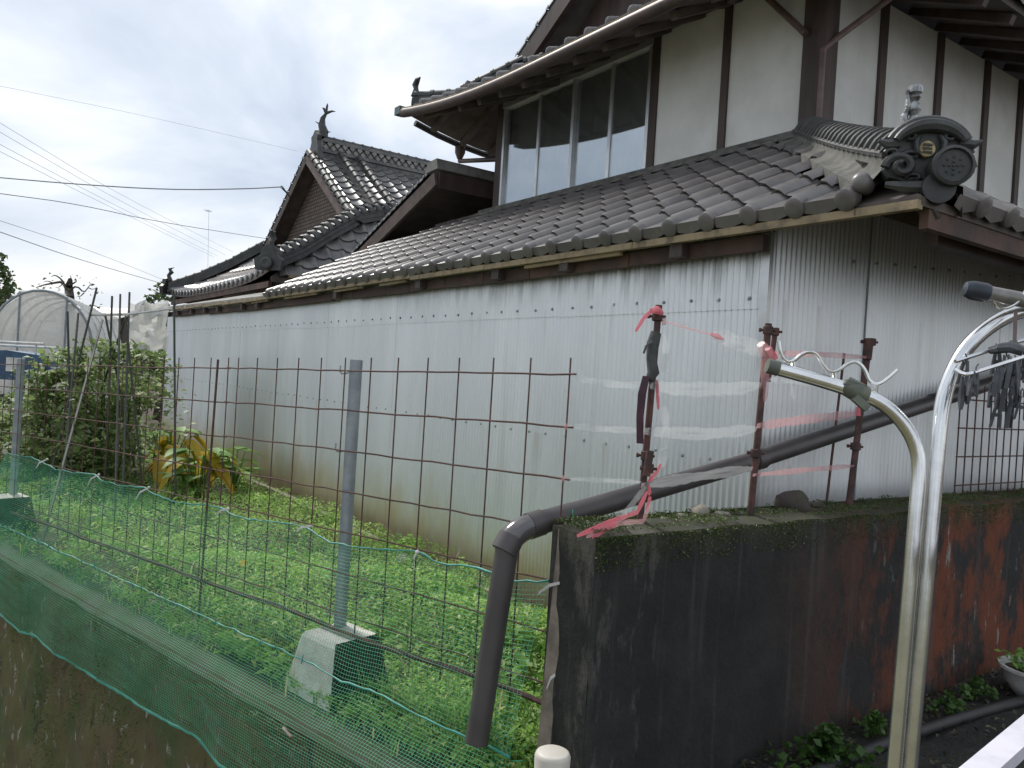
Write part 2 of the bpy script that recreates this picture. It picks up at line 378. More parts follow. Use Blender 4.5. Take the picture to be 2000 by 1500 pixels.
M_VINYL = film('greenhouse_vinyl', (0.70, 0.70, 0.665), 0.80, rough=0.35)
M_CLOTH = simple('grey_cloth_strip', (0.085, 0.088, 0.085), (0.055, 0.055, 0.055), 30, 0.9, bump=0.4)
M_MAROON = simple('maroon_cloth', (0.085, 0.035, 0.048), (0.055, 0.03, 0.038), 20, 0.9, bump=0.3)
M_NAVY = simple('dark_blue_cap', (0.03, 0.045, 0.065), (0.02, 0.025, 0.035), 20, 0.45)
M_GPLASTIC = simple('grey_green_plastic', (0.16, 0.17, 0.13), (0.10, 0.11, 0.085), 20, 0.5)
M_PEG = simple('dark_grey_peg', (0.085, 0.09, 0.10), (0.04, 0.042, 0.048), 30, 0.4)
M_BLUE = simple('faded_blue_paint', (0.045, 0.11, 0.20), (0.03, 0.07, 0.13), 7, 0.5)
M_BLACK = simple('black_rubber', (0.022, 0.021, 0.021), (0.032, 0.03, 0.03), 12, 0.6)
M_BARK = simple('grey_bark', (0.075, 0.06, 0.05), (0.045, 0.037, 0.032), 10, 0.95, bump=0.6)
M_STAKE = simple('green_coated_stake', (0.05, 0.062, 0.05), (0.08, 0.075, 0.06), 20, 0.6)
M_WIREC = simple('overhead_cable', (0.20, 0.21, 0.23), (0.24, 0.25, 0.27), 3, 0.7)
M_HILL = simple('wooded_hill', (0.10, 0.135, 0.155), (0.075, 0.105, 0.12), 0.05, 1.0)  # distance haze is put into the bluish hill colour
M_WEED = leafmat('low_weeds', (0.30, 0.52, 0.11), (0.46, 0.66, 0.19), (0.60, 0.66, 0.30), 0.5)
M_VINE = leafmat('bean_vine', (0.20, 0.29, 0.09), (0.36, 0.44, 0.19), (0.56, 0.58, 0.42), 0.5)
M_YELLOW = leafmat('yellowing_leaf', (0.74, 0.50, 0.05), (0.60, 0.46, 0.07), None, 0.35)
M_GREENL = leafmat('broad_leaf', (0.13, 0.29, 0.045), (0.27, 0.42, 0.09), None, 0.35)
M_DULL = leafmat('dull_foliage', (0.075, 0.12, 0.04), (0.14, 0.19, 0.06), None, 0.3)
M_SHADEL = leafmat('shade_darkened_weed', (0.06, 0.13, 0.025), (0.11, 0.19, 0.045), None, 0.3)  # darker copy of broad_leaf, the yard's deep shade put into its colour
M_GRASS = leafmat('grass_blade', (0.20, 0.38, 0.09), (0.38, 0.50, 0.17), (0.60, 0.52, 0.28), 0.45)
M_MOSS = leafmat('moss_tuft', (0.075, 0.11, 0.03), (0.13, 0.17, 0.05), None, 0.2)
M_GLASS = None
g = G('window_glass')
gl = g.N.new('ShaderNodeBsdfGlossy'); gl.inputs[0].default_value = (0.86, 0.90, 0.93, 1); gl.inputs[1].default_value = 0.02
tp = g.N.new('ShaderNodeBsdfTransparent'); tp.inputs[0].default_value = (0.85, 0.87, 0.87, 1)
fr = g.N.new('ShaderNodeFresnel'); fr.inputs[0].default_value = 1.5
ms = g.N.new('ShaderNodeMixShader'); ms.inputs[0].default_value = 0.34
g.L.new(tp.outputs[0], ms.inputs[1]); g.L.new(gl.outputs[0], ms.inputs[2]); g.L.new(ms.outputs[0], g.out.inputs[0])
M_GLASS = g.m
M_ROOM = simple('pale_room', (0.60, 0.58, 0.54), (0.5, 0.48, 0.45), 3, 0.9)
g = G('scale_shingle')
br = g.N.new('ShaderNodeTexBrick'); br.inputs['Scale'].default_value = 1.0; br.inputs['Brick Width'].default_value = 0.075; br.inputs['Row Height'].default_value = 0.055; br.inputs['Mortar Size'].default_value = 0.008
br.inputs[1].default_value = (0.20, 0.15, 0.115, 1); br.inputs[2].default_value = (0.13, 0.10, 0.08, 1); br.inputs[3].default_value = (0.045, 0.035, 0.03, 1)
cb = g.N.new('ShaderNodeCombineXYZ'); g.L.new(g.along(A, S(0, 0, 0)), cb.inputs[0]); g.L.new(g.z(), cb.inputs[1]); g.L.new(cb.outputs[0], br.inputs[0])
g.set('Base Color', br.outputs[0]).set('Roughness', 0.8).bump(g.math('SUBTRACT', 1.0, br.outputs[1]), 0.8, 0.015)
M_SCALE = g.m
# ================================================================== setting
def zy(b): return 0.02 + 0.015 * max(0.0, b)
LEDGE_O = 0.25
# garden soil: everything beyond the bank edge, out to the horizon
mb = MB(); sg = [-40, -8, -3, -1, 0, 1, 2, 3, 4, 5, 7, 10, 20, 60, 200, 900]
rows = []
for d_ in (LEDGE_O - 0.2, 0.0, -0.4, -0.9, -1.6, -2.6, -5, -12, -40, -150, -1200):
    rows.append([FP(s_ * (1 if d_ > -40 else 1.5), (0.0 if abs(d_) > 3 or d_ > 0 else 0.02 * noise.noise((s_, d_ * 3, 0))), d_) for s_ in sg])
solo('garden_ground', mb.grid(rows), M_SOIL, kind='structure')
mb = MB(); rows = []
for d_, z_ in ((LEDGE_O - 0.21, 0.004), (LEDGE_O - 0.12, 0.016), (LEDGE_O - 0.03, 0.012), (LEDGE_O + 0.015, -0.02)):
    rows.append([FP(s_ * 0.12 - 1.0, z_ + 0.014 * noise.noise((s_ * 0.5, d_ * 20, 1)), d_ + 0.012 * noise.noise((s_ * 0.7, 3, 2))) for s_ in range(110)])
solo('bank_ledge', mb.grid(rows), M_LEDGE, kind='structure', smooth=True)
mb = MB(); rows = []
for i in range(46):
    z_ = -0.015 - i * 0.045
    rows.append([FP(j * 0.05 - 1.0, z_, LEDGE_O + 0.0 + 0.03 * i / 45 + 0.035 * noise.noise((j * 0.25, i * 0.13, 0)) + 0.02 * noise.noise((j * 0.7, i * 0.5, 5))) for j in range(260)])
solo('bank', mb.grid(rows), M_BANK, kind='structure', smooth=True)
mb = MB(); mb.grid([[Vector((x, y, -1.98)) for x in (-60, -20, -5, 0, 5, 20)] for y in (-20, -5, 0, 5, 12, 60)])
solo('ditch_ground', mb, M_BANK, kind='structure')
# yard on the near side of the dark wall
mb = MB(); rows = []
for i in range(34):
    b_ = -0.98 + i * 0.18
    rows.append([S(-0.30 - 0.09 * j, b_, zy(b_) + (0.03 * noise.noise((i * 0.5, j * 0.4, 3)) if 0 < i else 0)) for j in range(40)])
mb.grid(rows)
mb.grid([[S(-0.30 - 0.09 * j, -0.98, z_) for j in range(40)] for z_ in (-1.98, zy(-0.98))])
solo('yard_ground', mb, M_YARD, kind='structure', smooth=True)
mb = MB(); rows = []
az = [math.radians(a_) for a_ in range(-75, 76)]
for k in (0, 1, 2):
    rows.append([Vector((math.sin(t) * 900, math.cos(t) * 900, (-5 if k == 0 else (34 + 26 * noise.noise((t * 3, 1, 0)) + 9 * noise.noise((t * 14, 4, 0)) + 2.5 * noise.noise((t * 60, 4, 3))) * (0.6 if k == 1 else 1)))) + Vector((math.sin(t), math.cos(t), 0)) * (150 * k) for t in az])
solo('hills', mb.grid(rows), M_HILL, kind='structure', smooth=True)

# ================================================================== roof tile shapes
TW = 0.20; TE = 0.19
def tile_profile(x):            # x in 0..TW : shallow pan, then a roll
    r0 = TW - 0.072
    if x < r0: return 0.006 - 0.012 * math.sin(math.pi * x / r0)
    return 0.006 + 0.030 * math.sin(math.pi * (x - r0) / 0.072)
def make_tile(name, n=11, length=TE + 0.035, cap=False, mat=None):
    mb = MB(); th = 0.014
    xs = [TW * i / (n - 1) for i in range(n)]
    top0 = [Vector((x, 0, tile_profile(x) + 0.024)) for x in xs]; top1 = [Vector((x, length, tile_profile(x) + 0.004)) for x in xs]
    bot0 = [p - Vector((0, -0.002, th)) for p in top0]
    lip = [p + Vector((0, 0.006, 0.0)) for p in top0]
    mb.grid([bot0, [p + Vector((0, -0.004, -0.003)) for p in top0], lip, top1])
    if cap:
        r0 = TW - 0.036
        mb.lathe(Vector((r0, 0.002, 0.018)), Vector((0, -1, 0)), [(0.036, -0.03), (0.039, 0.0), (0.039, 0.014), (0.030, 0.020), (0.012, 0.020)], 14)
        mb.add([(0, -0.004, 0.03), (TW - 0.07, -0.004, 0.03), (TW - 0.07, -0.006, -0.004), (TW * 0.32, -0.006, -0.022), (0, -0.006, -0.008)], [(4, 3, 2, 1, 0)])
    me = mb.mesh(name, smooth=True, angle=35); me.materials.append(mat or M_TILE); return me
ME_TILE = make_tile('tile'); ME_ETILE = make_tile('eave_tile', cap=True)
def make_cap(name, r=0.06, L=0.13, mat=None):
    # one overlapping half-round ridge cover tile, along +Y, flaring at its lower end (y=0)
    mb = MB(); rows = []
    for y, k in ((-0.004, 0.93), (0, 1.13), (0.028, 1.13), (0.034, 1.0), (L, 0.96)):
        rows.append([Vector((math.cos(t) * r * k, y, math.sin(t) * r * k)) for t in [math.pi * i / 10 for i in range(11)]])
    mb.grid(rows); me = mb.mesh(name, smooth=True, angle=35); me.materials.append(mat or M_RIDGE); return me
def cap_run(parent, pts, me, step, up=ZV, name='ridge_tile', scale=1.0):
    """cover tiles along a polyline from its low end to its high end"""
    P = [Vector(p) for p in pts]; L = [0]
    for i in range(len(P) - 1): L.append(L[-1] + (P[i + 1] - P[i]).length)
    n = max(1, int(L[-1] / step)); st = L[-1] / n
    for k in range(n):
        d_ = k * st; i = max(j for j in range(len(P) - 1) if L[j] <= d_ + 1e-6)
        t = (P[i + 1] - P[i]).normalized(); o = P[i] + t * (d_ - L[i])
        x = t.cross(up).normalized(); z = x.cross(t)
        shared(name, me, frame(o, x * scale, t * (st / step), z * scale), parent)
def pantiles(mb, o, X, U, N, width, rows_, x0=lambda v: 0, x1=None, tw=TW, te=TE):
    """rows of pantiles as real geometry in one mesh; o = lower left corner"""
    for k in range(rows_):
        v0 = k * te; xa = x0(v0 + te / 2); xb = (x1(v0 + te / 2) if x1 else width)
        if xb - xa < tw * 0.5: continue
        n = int((xb - xa) / tw * 6) + 1; xs = [xa + (xb - xa) * i / n for i in range(n + 1)]
        pr = [tile_profile((x % tw) / tw * TW) * (tw / TW) for x in xs]
        lo = [o + X * x + U * v0 + N * (p + 0.024) for x, p in zip(xs, pr)]
        bt = [q - N * 0.016 for q in lo]
        hi = [o + X * x + U * (v0 + te + 0.02) + N * (p + 0.003) for x, p in zip(xs, pr)]
        mb.grid([bt, lo, hi])

# ================================================================== storage shed (corrugated iron, tiled lean-to roof)
RS = 0.545                                                # roof rise per metre
BE, AE, ZE = -0.15, -0.66, 1.845                          # eave lines and height
shed = thing('storage_shed', S(5, 0.6, 0), 'long low shed of grey corrugated iron under a dark tiled lean-to roof', 'shed')
PITCH_W, AMP = 0.032, 0.0062
def sheet(o, X, w, z0, ztop, nrm, off):
    n = int(w / PITCH_W * 8); mb_ = MB(); r0, r1 = [], []
    for i in range(n + 1):
        x = w * i / n; d_ = nrm * (off + AMP * math.sin(2 * math.pi * x / PITCH_W))
        p = o + X * x + d_; r0.append(p + ZV * z0); r1.append(p + ZV * ztop(x))
    return mb_.grid([r1, r0])
ME_BOLT = MB().lathe(Vector((0, 0, 0)), Vector((0, 0, 1)), [(0.0075, -0.004), (0.0075, 0.001), (0.005, 0.005), (0.002, 0.006)], 8).mesh('bolt', smooth=True, angle=40); ME_BOLT.materials.append(M_BOLT)
SW = 0.64
for i in range(17):
    a0 = i * SW; w = min(SW + 0.03, 10.85 - a0)
    j = 0.002 * (i % 2)
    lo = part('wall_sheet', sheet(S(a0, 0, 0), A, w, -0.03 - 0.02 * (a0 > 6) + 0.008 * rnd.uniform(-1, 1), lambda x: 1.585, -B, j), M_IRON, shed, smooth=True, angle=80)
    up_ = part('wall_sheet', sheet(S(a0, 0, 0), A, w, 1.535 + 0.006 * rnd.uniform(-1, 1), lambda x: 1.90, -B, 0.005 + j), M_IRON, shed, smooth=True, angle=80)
    for q in range(4):
        aa = a0 + 0.08 + q * 0.16 + rnd.uniform(-.01, .01)
        if aa > 10.8: continue
        shared('bolt', ME_BOLT, frame(S(aa, -0.012, 1.577 + rnd.uniform(-.004, .004)), A, ZV, -B), up_)
        shared('bolt', ME_BOLT, frame(S(aa, -0.006, 0.914 + rnd.uniform(-.004, .004)), A, ZV, -B), lo)
def ztop_r(b): return min(1.885 + RS * max(b, 0), 2.12)
for i in range(9):
    b0 = i * SW + 0.012
    r_ = part('wall_sheet', sheet(S(0, b0, 0), B, SW + 0.025, 0.25, lambda x, b0=b0: ztop_r(b0 + x), -A, 0.003 * (i % 2)), M_IRON, shed, smooth=True, angle=80)
    for q in range(4):
        bb = b0 + 0.06 + q * 0.16 + rnd.uniform(-.012, .012)
        if bb > 0.5: shared('bolt', ME_BOLT, frame(S(-0.007, bb, 1.80 + 0.075 * (bb - 0.68) + rnd.uniform(-.006, .006)), B, ZV, -A), r_)
mb = MB(); mb.box(S(-0.004, -0.009, 0.9), A * 0.004, B * 0.011, ZV * 0.93); mb.box(S(0.016, 0.004, 0.9), A * 0.0165, B * 0.0165, ZV * 0.929)
part('corner_flashing', mb, M_ALU_FRAME, shed)
mb = MB(); mb.box(S(-0.012, 0.655, 1.3), A * 0.003, B * 0.0025, ZV * 0.70); part('sheet_edge', mb, M_STEEL, shed)
mb = MB(); mb.box(S(5.4, 0.05, 0.9), A * 5.38, B * 0.03, ZV * 0.92); mb.box(S(0.055, 2.9, 1.0), A * 0.03, B * 2.79, ZV * 1.0); part('inner_frame', mb, M_DARKWOOD, shed)
# eave: battens, fascia boards, rafter ends
a_ = -0.66
while a_ < 10.4:
    w = rnd.uniform(0.7, 1.3); w = min(w, 10.45 - a_)
    zz = ZE - 0.03 + (0.012 if a_ > 2.5 else 0) + 0.012 * max(0, a_ - 6)
    mb = MB().beam(S(a_, BE - 0.005, zz), S(a_ + w - 0.004, BE - 0.005, zz + rnd.uniform(-.002, .002)), 0.03, 0.026 + rnd.uniform(0, .004)); part('eave_batten', mb, M_BATTEN, shed)
    if rnd.random() < 0.55 and a_ > -0.3:
        mb = MB().beam(S(a_ + .1, BE + 0.012, zz - 0.022), S(a_ + w * 0.7, BE + 0.012, zz - 0.026), 0.02, 0.016); part('eave_batten', mb, M_BATTEN, shed)
    a_ += w
a_ = -0.03
while a_ < 10.4:
    w = min(rnd.uniform(0.35, 0.8), 10.5 - a_); zz = ZE - 0.072 + 0.010 * max(0, a_ - 6)
    dz = rnd.uniform(-.008, .008)
    mb = MB().beam(S(a_, BE + 0.07, zz + dz), S(a_ + w - 0.006, BE + 0.07, zz + dz + rnd.uniform(-.004, .004)), 0.03, 0.062); part('fascia_board', mb, M_FASCIA, shed)
    if rnd.random() < .6:
        mb = MB().beam(S(a_ + w * .5, BE + 0.03, zz + .003), S(a_ + w * .5 + .07, BE + 0.03, zz + .003), 0.045, 0.06); part('rafter_end', mb, M_DARKWOOD, shed)
    a_ += w
def zl(b): return ZE + RS * (b - BE)
def zr(a): return ZE + RS * (a - AE)
T1 = 1.31
mb = MB(); top = [S(AE, BE, ZE), S(6.2, BE, ZE), S(6.2, T1, zl(T1)), S(AE + T1 - BE, T1, zl(T1))]
mb.prism([p - ZV * 0.03 for p in top], ZV * 0.03); part('roof_deck', mb, M_SOFFIT, shed)
mb = MB(); top = [S(AE, BE, ZE), S(AE + T1 - BE, T1, zl(T1)), S(AE + T1 - BE, 5.8, zl(T1)), S(AE, 5.8, ZE)]
mb.prism([p - ZV * 0.032 for p in top], ZV * 0.03); part('roof_deck', mb, M_SOFFIT, shed)
mb = MB().beam(S(AE + 0.02, BE + 0.06, ZE - 0.055), S(AE + 0.02, 5.8, ZE - 0.06), 0.03, 0.075); part('fascia_board', mb, M_FASCIA, shed)
mb = MB().beam(S(AE + 0.12, BE + 0.3, ZE - 0.075), S(AE + 0.12, 5.8, ZE - 0.08), 0.05, 0.05); part('fascia_board', mb, M_DARKWOOD, shed)
for k in range(10):
    mb = MB().beam(S(0.0, BE + 0.35 + k * 0.5, ZE + 0.20), S(AE + 0.05, BE + 0.35 + k * 0.5, ZE - 0.055), 0.04, 0.05); part('rafter_end', mb, M_DARKWOOD, shed)
# thin metal closing strip beyond the tiles
mb = MB(); mb.prism([S(5.9, BE, ZE + 0.01), S(10.45, BE, ZE + 0.07), S(10.45, 0.25, ZE + 0.15), S(5.9, 0.25, ZE + 0.15)], -ZV * 0.02); part('end_roof_board', mb, M_MORTAR, shed)
Ud = (B + ZV * RS).normalized(); Nd = (-A).cross(Ud)
kk = math.sqrt(1 + RS * RS)
for r in range(9):
    for i in range(32):
        a1 = -0.46 + i * TW                          # right-hand edge of the tile is a1 - TW
        bm = BE + (r + 0.5) * TE / kk
        ac = a1 - TW / 2
        if a1 - TW - AE < bm - BE + 0.045 or a1 > 5.95 - 0.0 * r: continue
        if bm > 1.02 and ac > 4.9: continue
        jx = rnd.uniform(-.003, .003)
        o = S(a1 + jx, BE - 0.02, ZE + 0.002) + Ud * (r * TE + rnd.uniform(-.002, .002)) + Nd * rnd.uniform(0, .002)
        shared('roof_tile', ME_ETILE if r == 0 else ME_TILE, frame(o, -A, Ud, Nd), shed)
Ur = (A + ZV * RS).normalized(); Nr = B.cross(Ur); Nr = Nr if Nr.z > 0 else -Nr
for r in range(2):
    for i in range(14):
        b1 = BE + 0.16 + i * TW
        o = S(AE - 0.02, b1 + TW, ZE + 0.002) + Ur * (r * TE)
        shared('roof_tile', ME_ETILE if r == 0 else ME_TILE, frame(o, -B, Ur, (-B).cross(Ur)), shed) if (-B).cross(Ur).z > 0 else shared('roof_tile', ME_ETILE if r == 0 else ME_TILE, frame(S(AE - 0.02, b1, ZE + 0.002) + Ur * (r * TE), B, Ur, B.cross(Ur)), shed)
mb = MB(); pantiles(mb, S(AE, BE + 0.5, ZE) + Ur * 2 * TE, B, Ur, Nr, 5.4, 7, x0=lambda v: v / kk); part('tile_field', mb, M_TILE, shed, smooth=True, kind='stuff')
# mortar flashing where the roof meets the house wall
mb = MB(); mb.beam(S(AE + T1 - BE + 0.02, T1 - 0.035, zl(T1) + 0.035), S(4.2, T1 - 0.035, zl(T1) + 0.035), 0.05, 0.055); mb.beam(S(AE + T1 - BE, T1 - 0.075, zl(T1) + 0.015), S(4.2, T1 - 0.075, zl(T1) + 0.012), 0.06, 0.022)
part('roof_flashing', mb, M_LIME, shed)

# hip ridge from the house corner down to the end ornament
HD = (A + B).normalized(); HN = (A - B).normalized()           # HN points to the tiled (left) slope
def hp(x, y): return hit(x, y, S(AE, BE, 0), HN)
hip_hi = S(AE + T1 - BE - 0.02, T1 - 0.02, zl(T1) + 0.0)
def hq(t, z):   # t: metres in plan along the hip from the eave corner
    return S(AE, BE, 0) + HD * t + ZV * z
LH = (T1 - BE) * math.sqrt(2)
rs2 = RS / math.sqrt(2)
prof = [(0.13 + (LH - 0.12) * i / 10) for i in range(11)]
def zb(t): return ZE + rs2 * t
def zt(t):
    u = (t - 0.13) / (LH - 0.25); return zb(t) + 0.080 + 0.035 * (1 - u) ** 3 - 0.02 * u
hipr = MB()
rows = []
for (hw, fz) in ((0.165, -0.7), (0.163, 0.18), (0.142, 0.24), (0.112, 0.36), (0.090, 0.62), (0.084, 0.86), (0.086, 0.98), (0.07, 1.0)):
    rows.append([hq(t, zb(t) - 0.01 + (zt(t) - zb(t)) * fz) + HN * hw for t in prof])
hipr.grid(rows)
hipr.grid([[p - HN * (2 * (p - hq(0, 0)).dot(HN)) for p in r] for r in reversed(rows)])
hipr.grid([[hq(t, zb(t) - 0.01 + (zt(t) - zb(t)) * 0.88) + HN * s_ for t in prof] for s_ in (0.07, -0.07)])
part('hip_ridge_base', hipr, M_LIME, shed, smooth=True, angle=30)
mb = MB()
for s_ in (1, -1):
    mb.tube([hq(t, zb(t) + (zt(t) - zb(t)) * 0.98) + HN * 0.082 * s_ for t in prof], 0.012, 6)
part('hip_ridge_course', mb, M_RIDGE, shed, smooth=True)
ME_HIPCAP = make_cap('ridge_tile', 0.082, 0.095)
cap_run(shed, [hq(t, zt(t) - 0.012) for t in prof], ME_HIPCAP, 0.088)
# end ornament (demon tile) facing outwards along the hip
OF = -HD; OR = Vector((OF.y * -1, OF.x, 0)); OR = OR if OR.x > 0 else -OR
def oq(x, y, d_=0.0):                                     # x right, y up, d outwards, metres, from the ornament's centre
    return hq(0.10, 0) + ZV * (ZE + 0.20) + OR * (x * 0.86 + 0.038) + ZV * (y * 0.74 - 0.052) + OF * d_
def plate(pts, d0, d1): return MB().prism([oq(x, y, d0) for x, y in pts], OF * (d1 - d0))
half = [(0.0, 0.145), (0.05, 0.14), (0.095, 0.115), (0.125, 0.075), (0.15, 0.06), (0.155, 0.035), (0.12, 0.03), (0.105, 0.0), (0.135, -0.02), (0.15, -0.055), (0.13, -0.095), (0.085, -0.11), (0.03, -0.10)]
part('end_ornament', plate(half + [(-x, y) for x, y in reversed(half[1:])], -0.05, 0.012), M_RIDGE, shed, smooth=True, angle=30)
for k, (r0_, d1) in enumerate(((0.155, 0.035), (0.135, 0.05))):
    arc = [(r0_ * math.sin(t), 0.0 + r0_ * 0.93 * math.cos(t)) for t in [math.radians(-62 + 124 * i / 16) for i in range(17)]]
    part('ornament_hood', MB().tube([oq(x, y, d1 - 0.02) for x, y in arc], [0.012 + 0.010 * math.sin(math.pi * i / 16) for i in range(17)], 8), M_RIDGE, shed, smooth=True)
for s_ in (-1, 1):
    sp = []
    for i in range(26):
        t = i / 25 * 2.6 * math.pi; r0_ = 0.052 * (1 - i / 30)
        sp.append(oq(s_ * (0.10 + r0_ * math.cos(t)), -0.055 + r0_ * math.sin(t), 0.02 + 0.03 * i / 25))
    part('ornament_scroll', MB().tube(sp, [0.016 - 0.006 * i / 25 for i in range(26)], 7), M_RIDGE, shed, smooth=True)
    part('ornament_horn', MB().tube([oq(s_ * 0.11, 0.055, 0.01), oq(s_ * 0.15, 0.045, 0.02), oq(s_ * 0.18, 0.06, 0.02)], [0.022, 0.016, 0.006], 7), M_RIDGE, shed, smooth=True)
for s_ in (-1, 1):
    for (x0_, y0_, k0, r0_) in ((0.075, 0.075, 1.0, 0.010), (0.06, -0.005, 0.8, 0.009), (0.045, -0.10, 0.7, 0.009), (0.125, 0.01, 0.6, 0.008)):
        part('ornament_curl', MB().tube([oq(s_ * (x0_ + k0 * 0.045 * (1 - i / 14) * math.cos(i * 0.45)), y0_ + k0 * 0.032 * (1 - i / 14) * math.sin(i * 0.45), 0.016 + 0.012 * i / 12) for i in range(13)], [r0_ * (1 - 0.05 * i) for i in range(13)], 6), M_RIDGE, shed, smooth=True)
    part('ornament_curl', MB().tube([oq(s_ * 0.035, 0.085, 0.02), oq(s_ * 0.05, 0.05, 0.03), oq(s_ * 0.045, 0.01, 0.03), oq(s_ * 0.02, -0.005, 0.02)], [0.006, 0.010, 0.010, 0.006], 6), M_RIDGE, shed, smooth=True)
mb = MB(); ov = [(0.028 * math.cos(t), 0.04 + 0.036 * math.sin(t) * (1.0 if math.sin(t) > 0 else 0.9)) for t in [2 * math.pi * i / 18 for i in range(18)]]
em = part('emblem', plate([(x - 0.012, y - 0.02) for x, y in ov], 0.012, 0.034), M_GOLD, shed, smooth=True, angle=30)
for k, yy in enumerate((0.04, 0.024, 0.008)):
    part('emblem_mark', MB().beam(oq(-0.028, yy, 0.036), oq(0.004, yy - 0.003, 0.036), 0.006, 0.006), M_RIDGE, em)
disc_o = oq(0.055, -0.075, 0.0)
dk = part('round_end_tile', MB().lathe(disc_o, OF, [(0.052, -0.06), (0.057, 0.06), (0.062, 0.085), (0.062, 0.11), (0.052, 0.115), (0.049, 0.104), (0.004, 0.104)], 22), M_RIDGE, shed, smooth=True, angle=35)
for i in range(13):
    t = 2 * math.pi * i / 8; r0_ = 0.022 if i < 8 else 0.0
    if i > 8: t = 2 * math.pi * (i - 9) / 4; r0_ = 0.010
    part('disc_boss', MB().lathe(disc_o + OR * r0_ * math.cos(t) * 1.2 + ZV * r0_ * math.sin(t) * 1.2 + OF * 0.100, OF, [(0.0055, 0), (0.005, 0.006), (0.001, 0.008)], 7), M_RIDGE, dk, smooth=True)
part('lower_corner_tile', MB().lathe(oq(0.02, -0.16, 0.0), OF, [(0.045, -0.05), (0.05, 0.06), (0.05, 0.085), (0.015, 0.085)], 16), M_RIDGE, shed, smooth=True, angle=35)
part('lower_corner_tile', MB().tube([oq(-0.15, -0.135, 0.03), oq(-0.08, -0.150, 0.05), oq(0.0, -0.15, 0.05), oq(0.06, -0.12, 0.04)], [0.010, 0.02, 0.022, 0.015], 7), M_RIDGE, shed, smooth=True)
part('corner_bracket', MB().tube([oq(0.0, -0.17, 0.02), oq(-0.01, -0.22, 0.03), oq(0.03, -0.27, 0.0), oq(0.01, -0.30, 0.02)], [0.035, 0.028, 0.03, 0.01], 7), M_DSTONE, shed, smooth=True)
part('lower_corner_tile', MB().lathe(oq(-0.215, -0.11, -0.03), (OF - OR * 0.5), [(0.030, -0.05), (0.033, 0.02), (0.02, 0.03), (0.003, 0.033)], 14), M_TILE, shed, smooth=True, angle=60)
fin = part('finial', MB().lathe(oq(-0.035, 0.13, -0.06), ZV, [(0.018, 0), (0.014, 0.02), (0.019, 0.037), (0.013, 0.055), (0.021, 0.073), (0.018, 0.092), (0.010, 0.103), (0.018, 0.115), (0.014, 0.126), (0.022, 0.131), (0.023, 0.152), (0.014, 0.154)], 10), M_FINIAL, shed, smooth=True, angle=30)
part('finial_fin', MB().tube([oq(-0.06, 0.15, -0.06), oq(-0.07, 0.20, -0.06), oq(-0.056, 0.25, -0.06), oq(-0.066, 0.32, -0.06)], [0.009, 0.012, 0.010, 0.006], 6), M_FINIAL, fin, smooth=True)

# ================================================================== two-storey house behind the shed
HA0, HA1, HB = 0.75, 4.0, 1.3
house = thing('two_storey_house', S(2.4, 3.0, 0), 'white plastered two storey house with dark timber posts and a wide glazed window', 'house')
mb = MB(); x0, x1 = HA0 + 0.03, HA1 - 0.03
WN0, WN1, WZ0, WZ1 = 2.09, 3.93, 2.70, 3.58
def bx(a0, a1, b0, b1, z0, z1): return MB().box(S((a0 + a1) / 2, (b0 + b1) / 2, (z0 + z1) / 2), A * (a1 - a0) / 2, B * (b1 - b0) / 2, ZV * (z1 - z0) / 2)
part('core_wall', bx(HA0 + .03, WN0, HB + 0.03, 6.2, 0, 3.62), M_PLASTER, house)
part('core_wall', bx(WN0 + .002, HA1 - .03, HB + 0.03, 6.198, 0, WZ0 - 0.03), M_PLASTER, house)
part('core_wall', bx(WN0 + .002, HA1 - .03, HB + 1.6, 6.199, WZ0 - 0.028, 3.62), M_ROOM, house)
posts = [(0.70, 0.845, HB - 0.04), (1.40, 1.455, HB - 0.015), (2.02, 2.088, HB - 0.015), (3.93, 4.02, HB - 0.015)]
for a0, a1, b0 in posts: part('post', bx(a0, a1, b0, b0 + 0.12, 2.3, 3.66), M_DARKWOOD, house)
for a0, a1 in ((0.846, 1.399), (1.456, 2.019)): part('wall_panel', bx(a0, a1, HB, HB + 0.03, 2.45, 3.64), M_PLASTER, house)
part('wall_panel', bx(2.089, 3.929, HB + 0.005, HB + 0.03, 2.45, WZ0 - 0.031), M_PLASTER, house)
rb = [1.86, 2.52, 3.16, 3.68, 4.3, 5.0]
for b0 in rb: part('post', bx(HA0 - 0.02, HA0 + 0.06, b0, b0 + 0.065, 2.0, 3.6), M_DARKWOOD, house)
ed = [HB + 0.081] + [b for b0 in rb for b in (b0 - .001, b0 + 0.066)] + [6.2]
for i in range(0, len(ed), 2): part('wall_panel', bx(HA0, HA0 + 0.029, ed[i], ed[i + 1], 2.0, 3.6), M_PLASTER, house)
part('base_strip', bx(HA0 - 0.05, HA0 - 0.021, 2.3, 6.2, 2.60, 2.665), M_FASCIA, house)
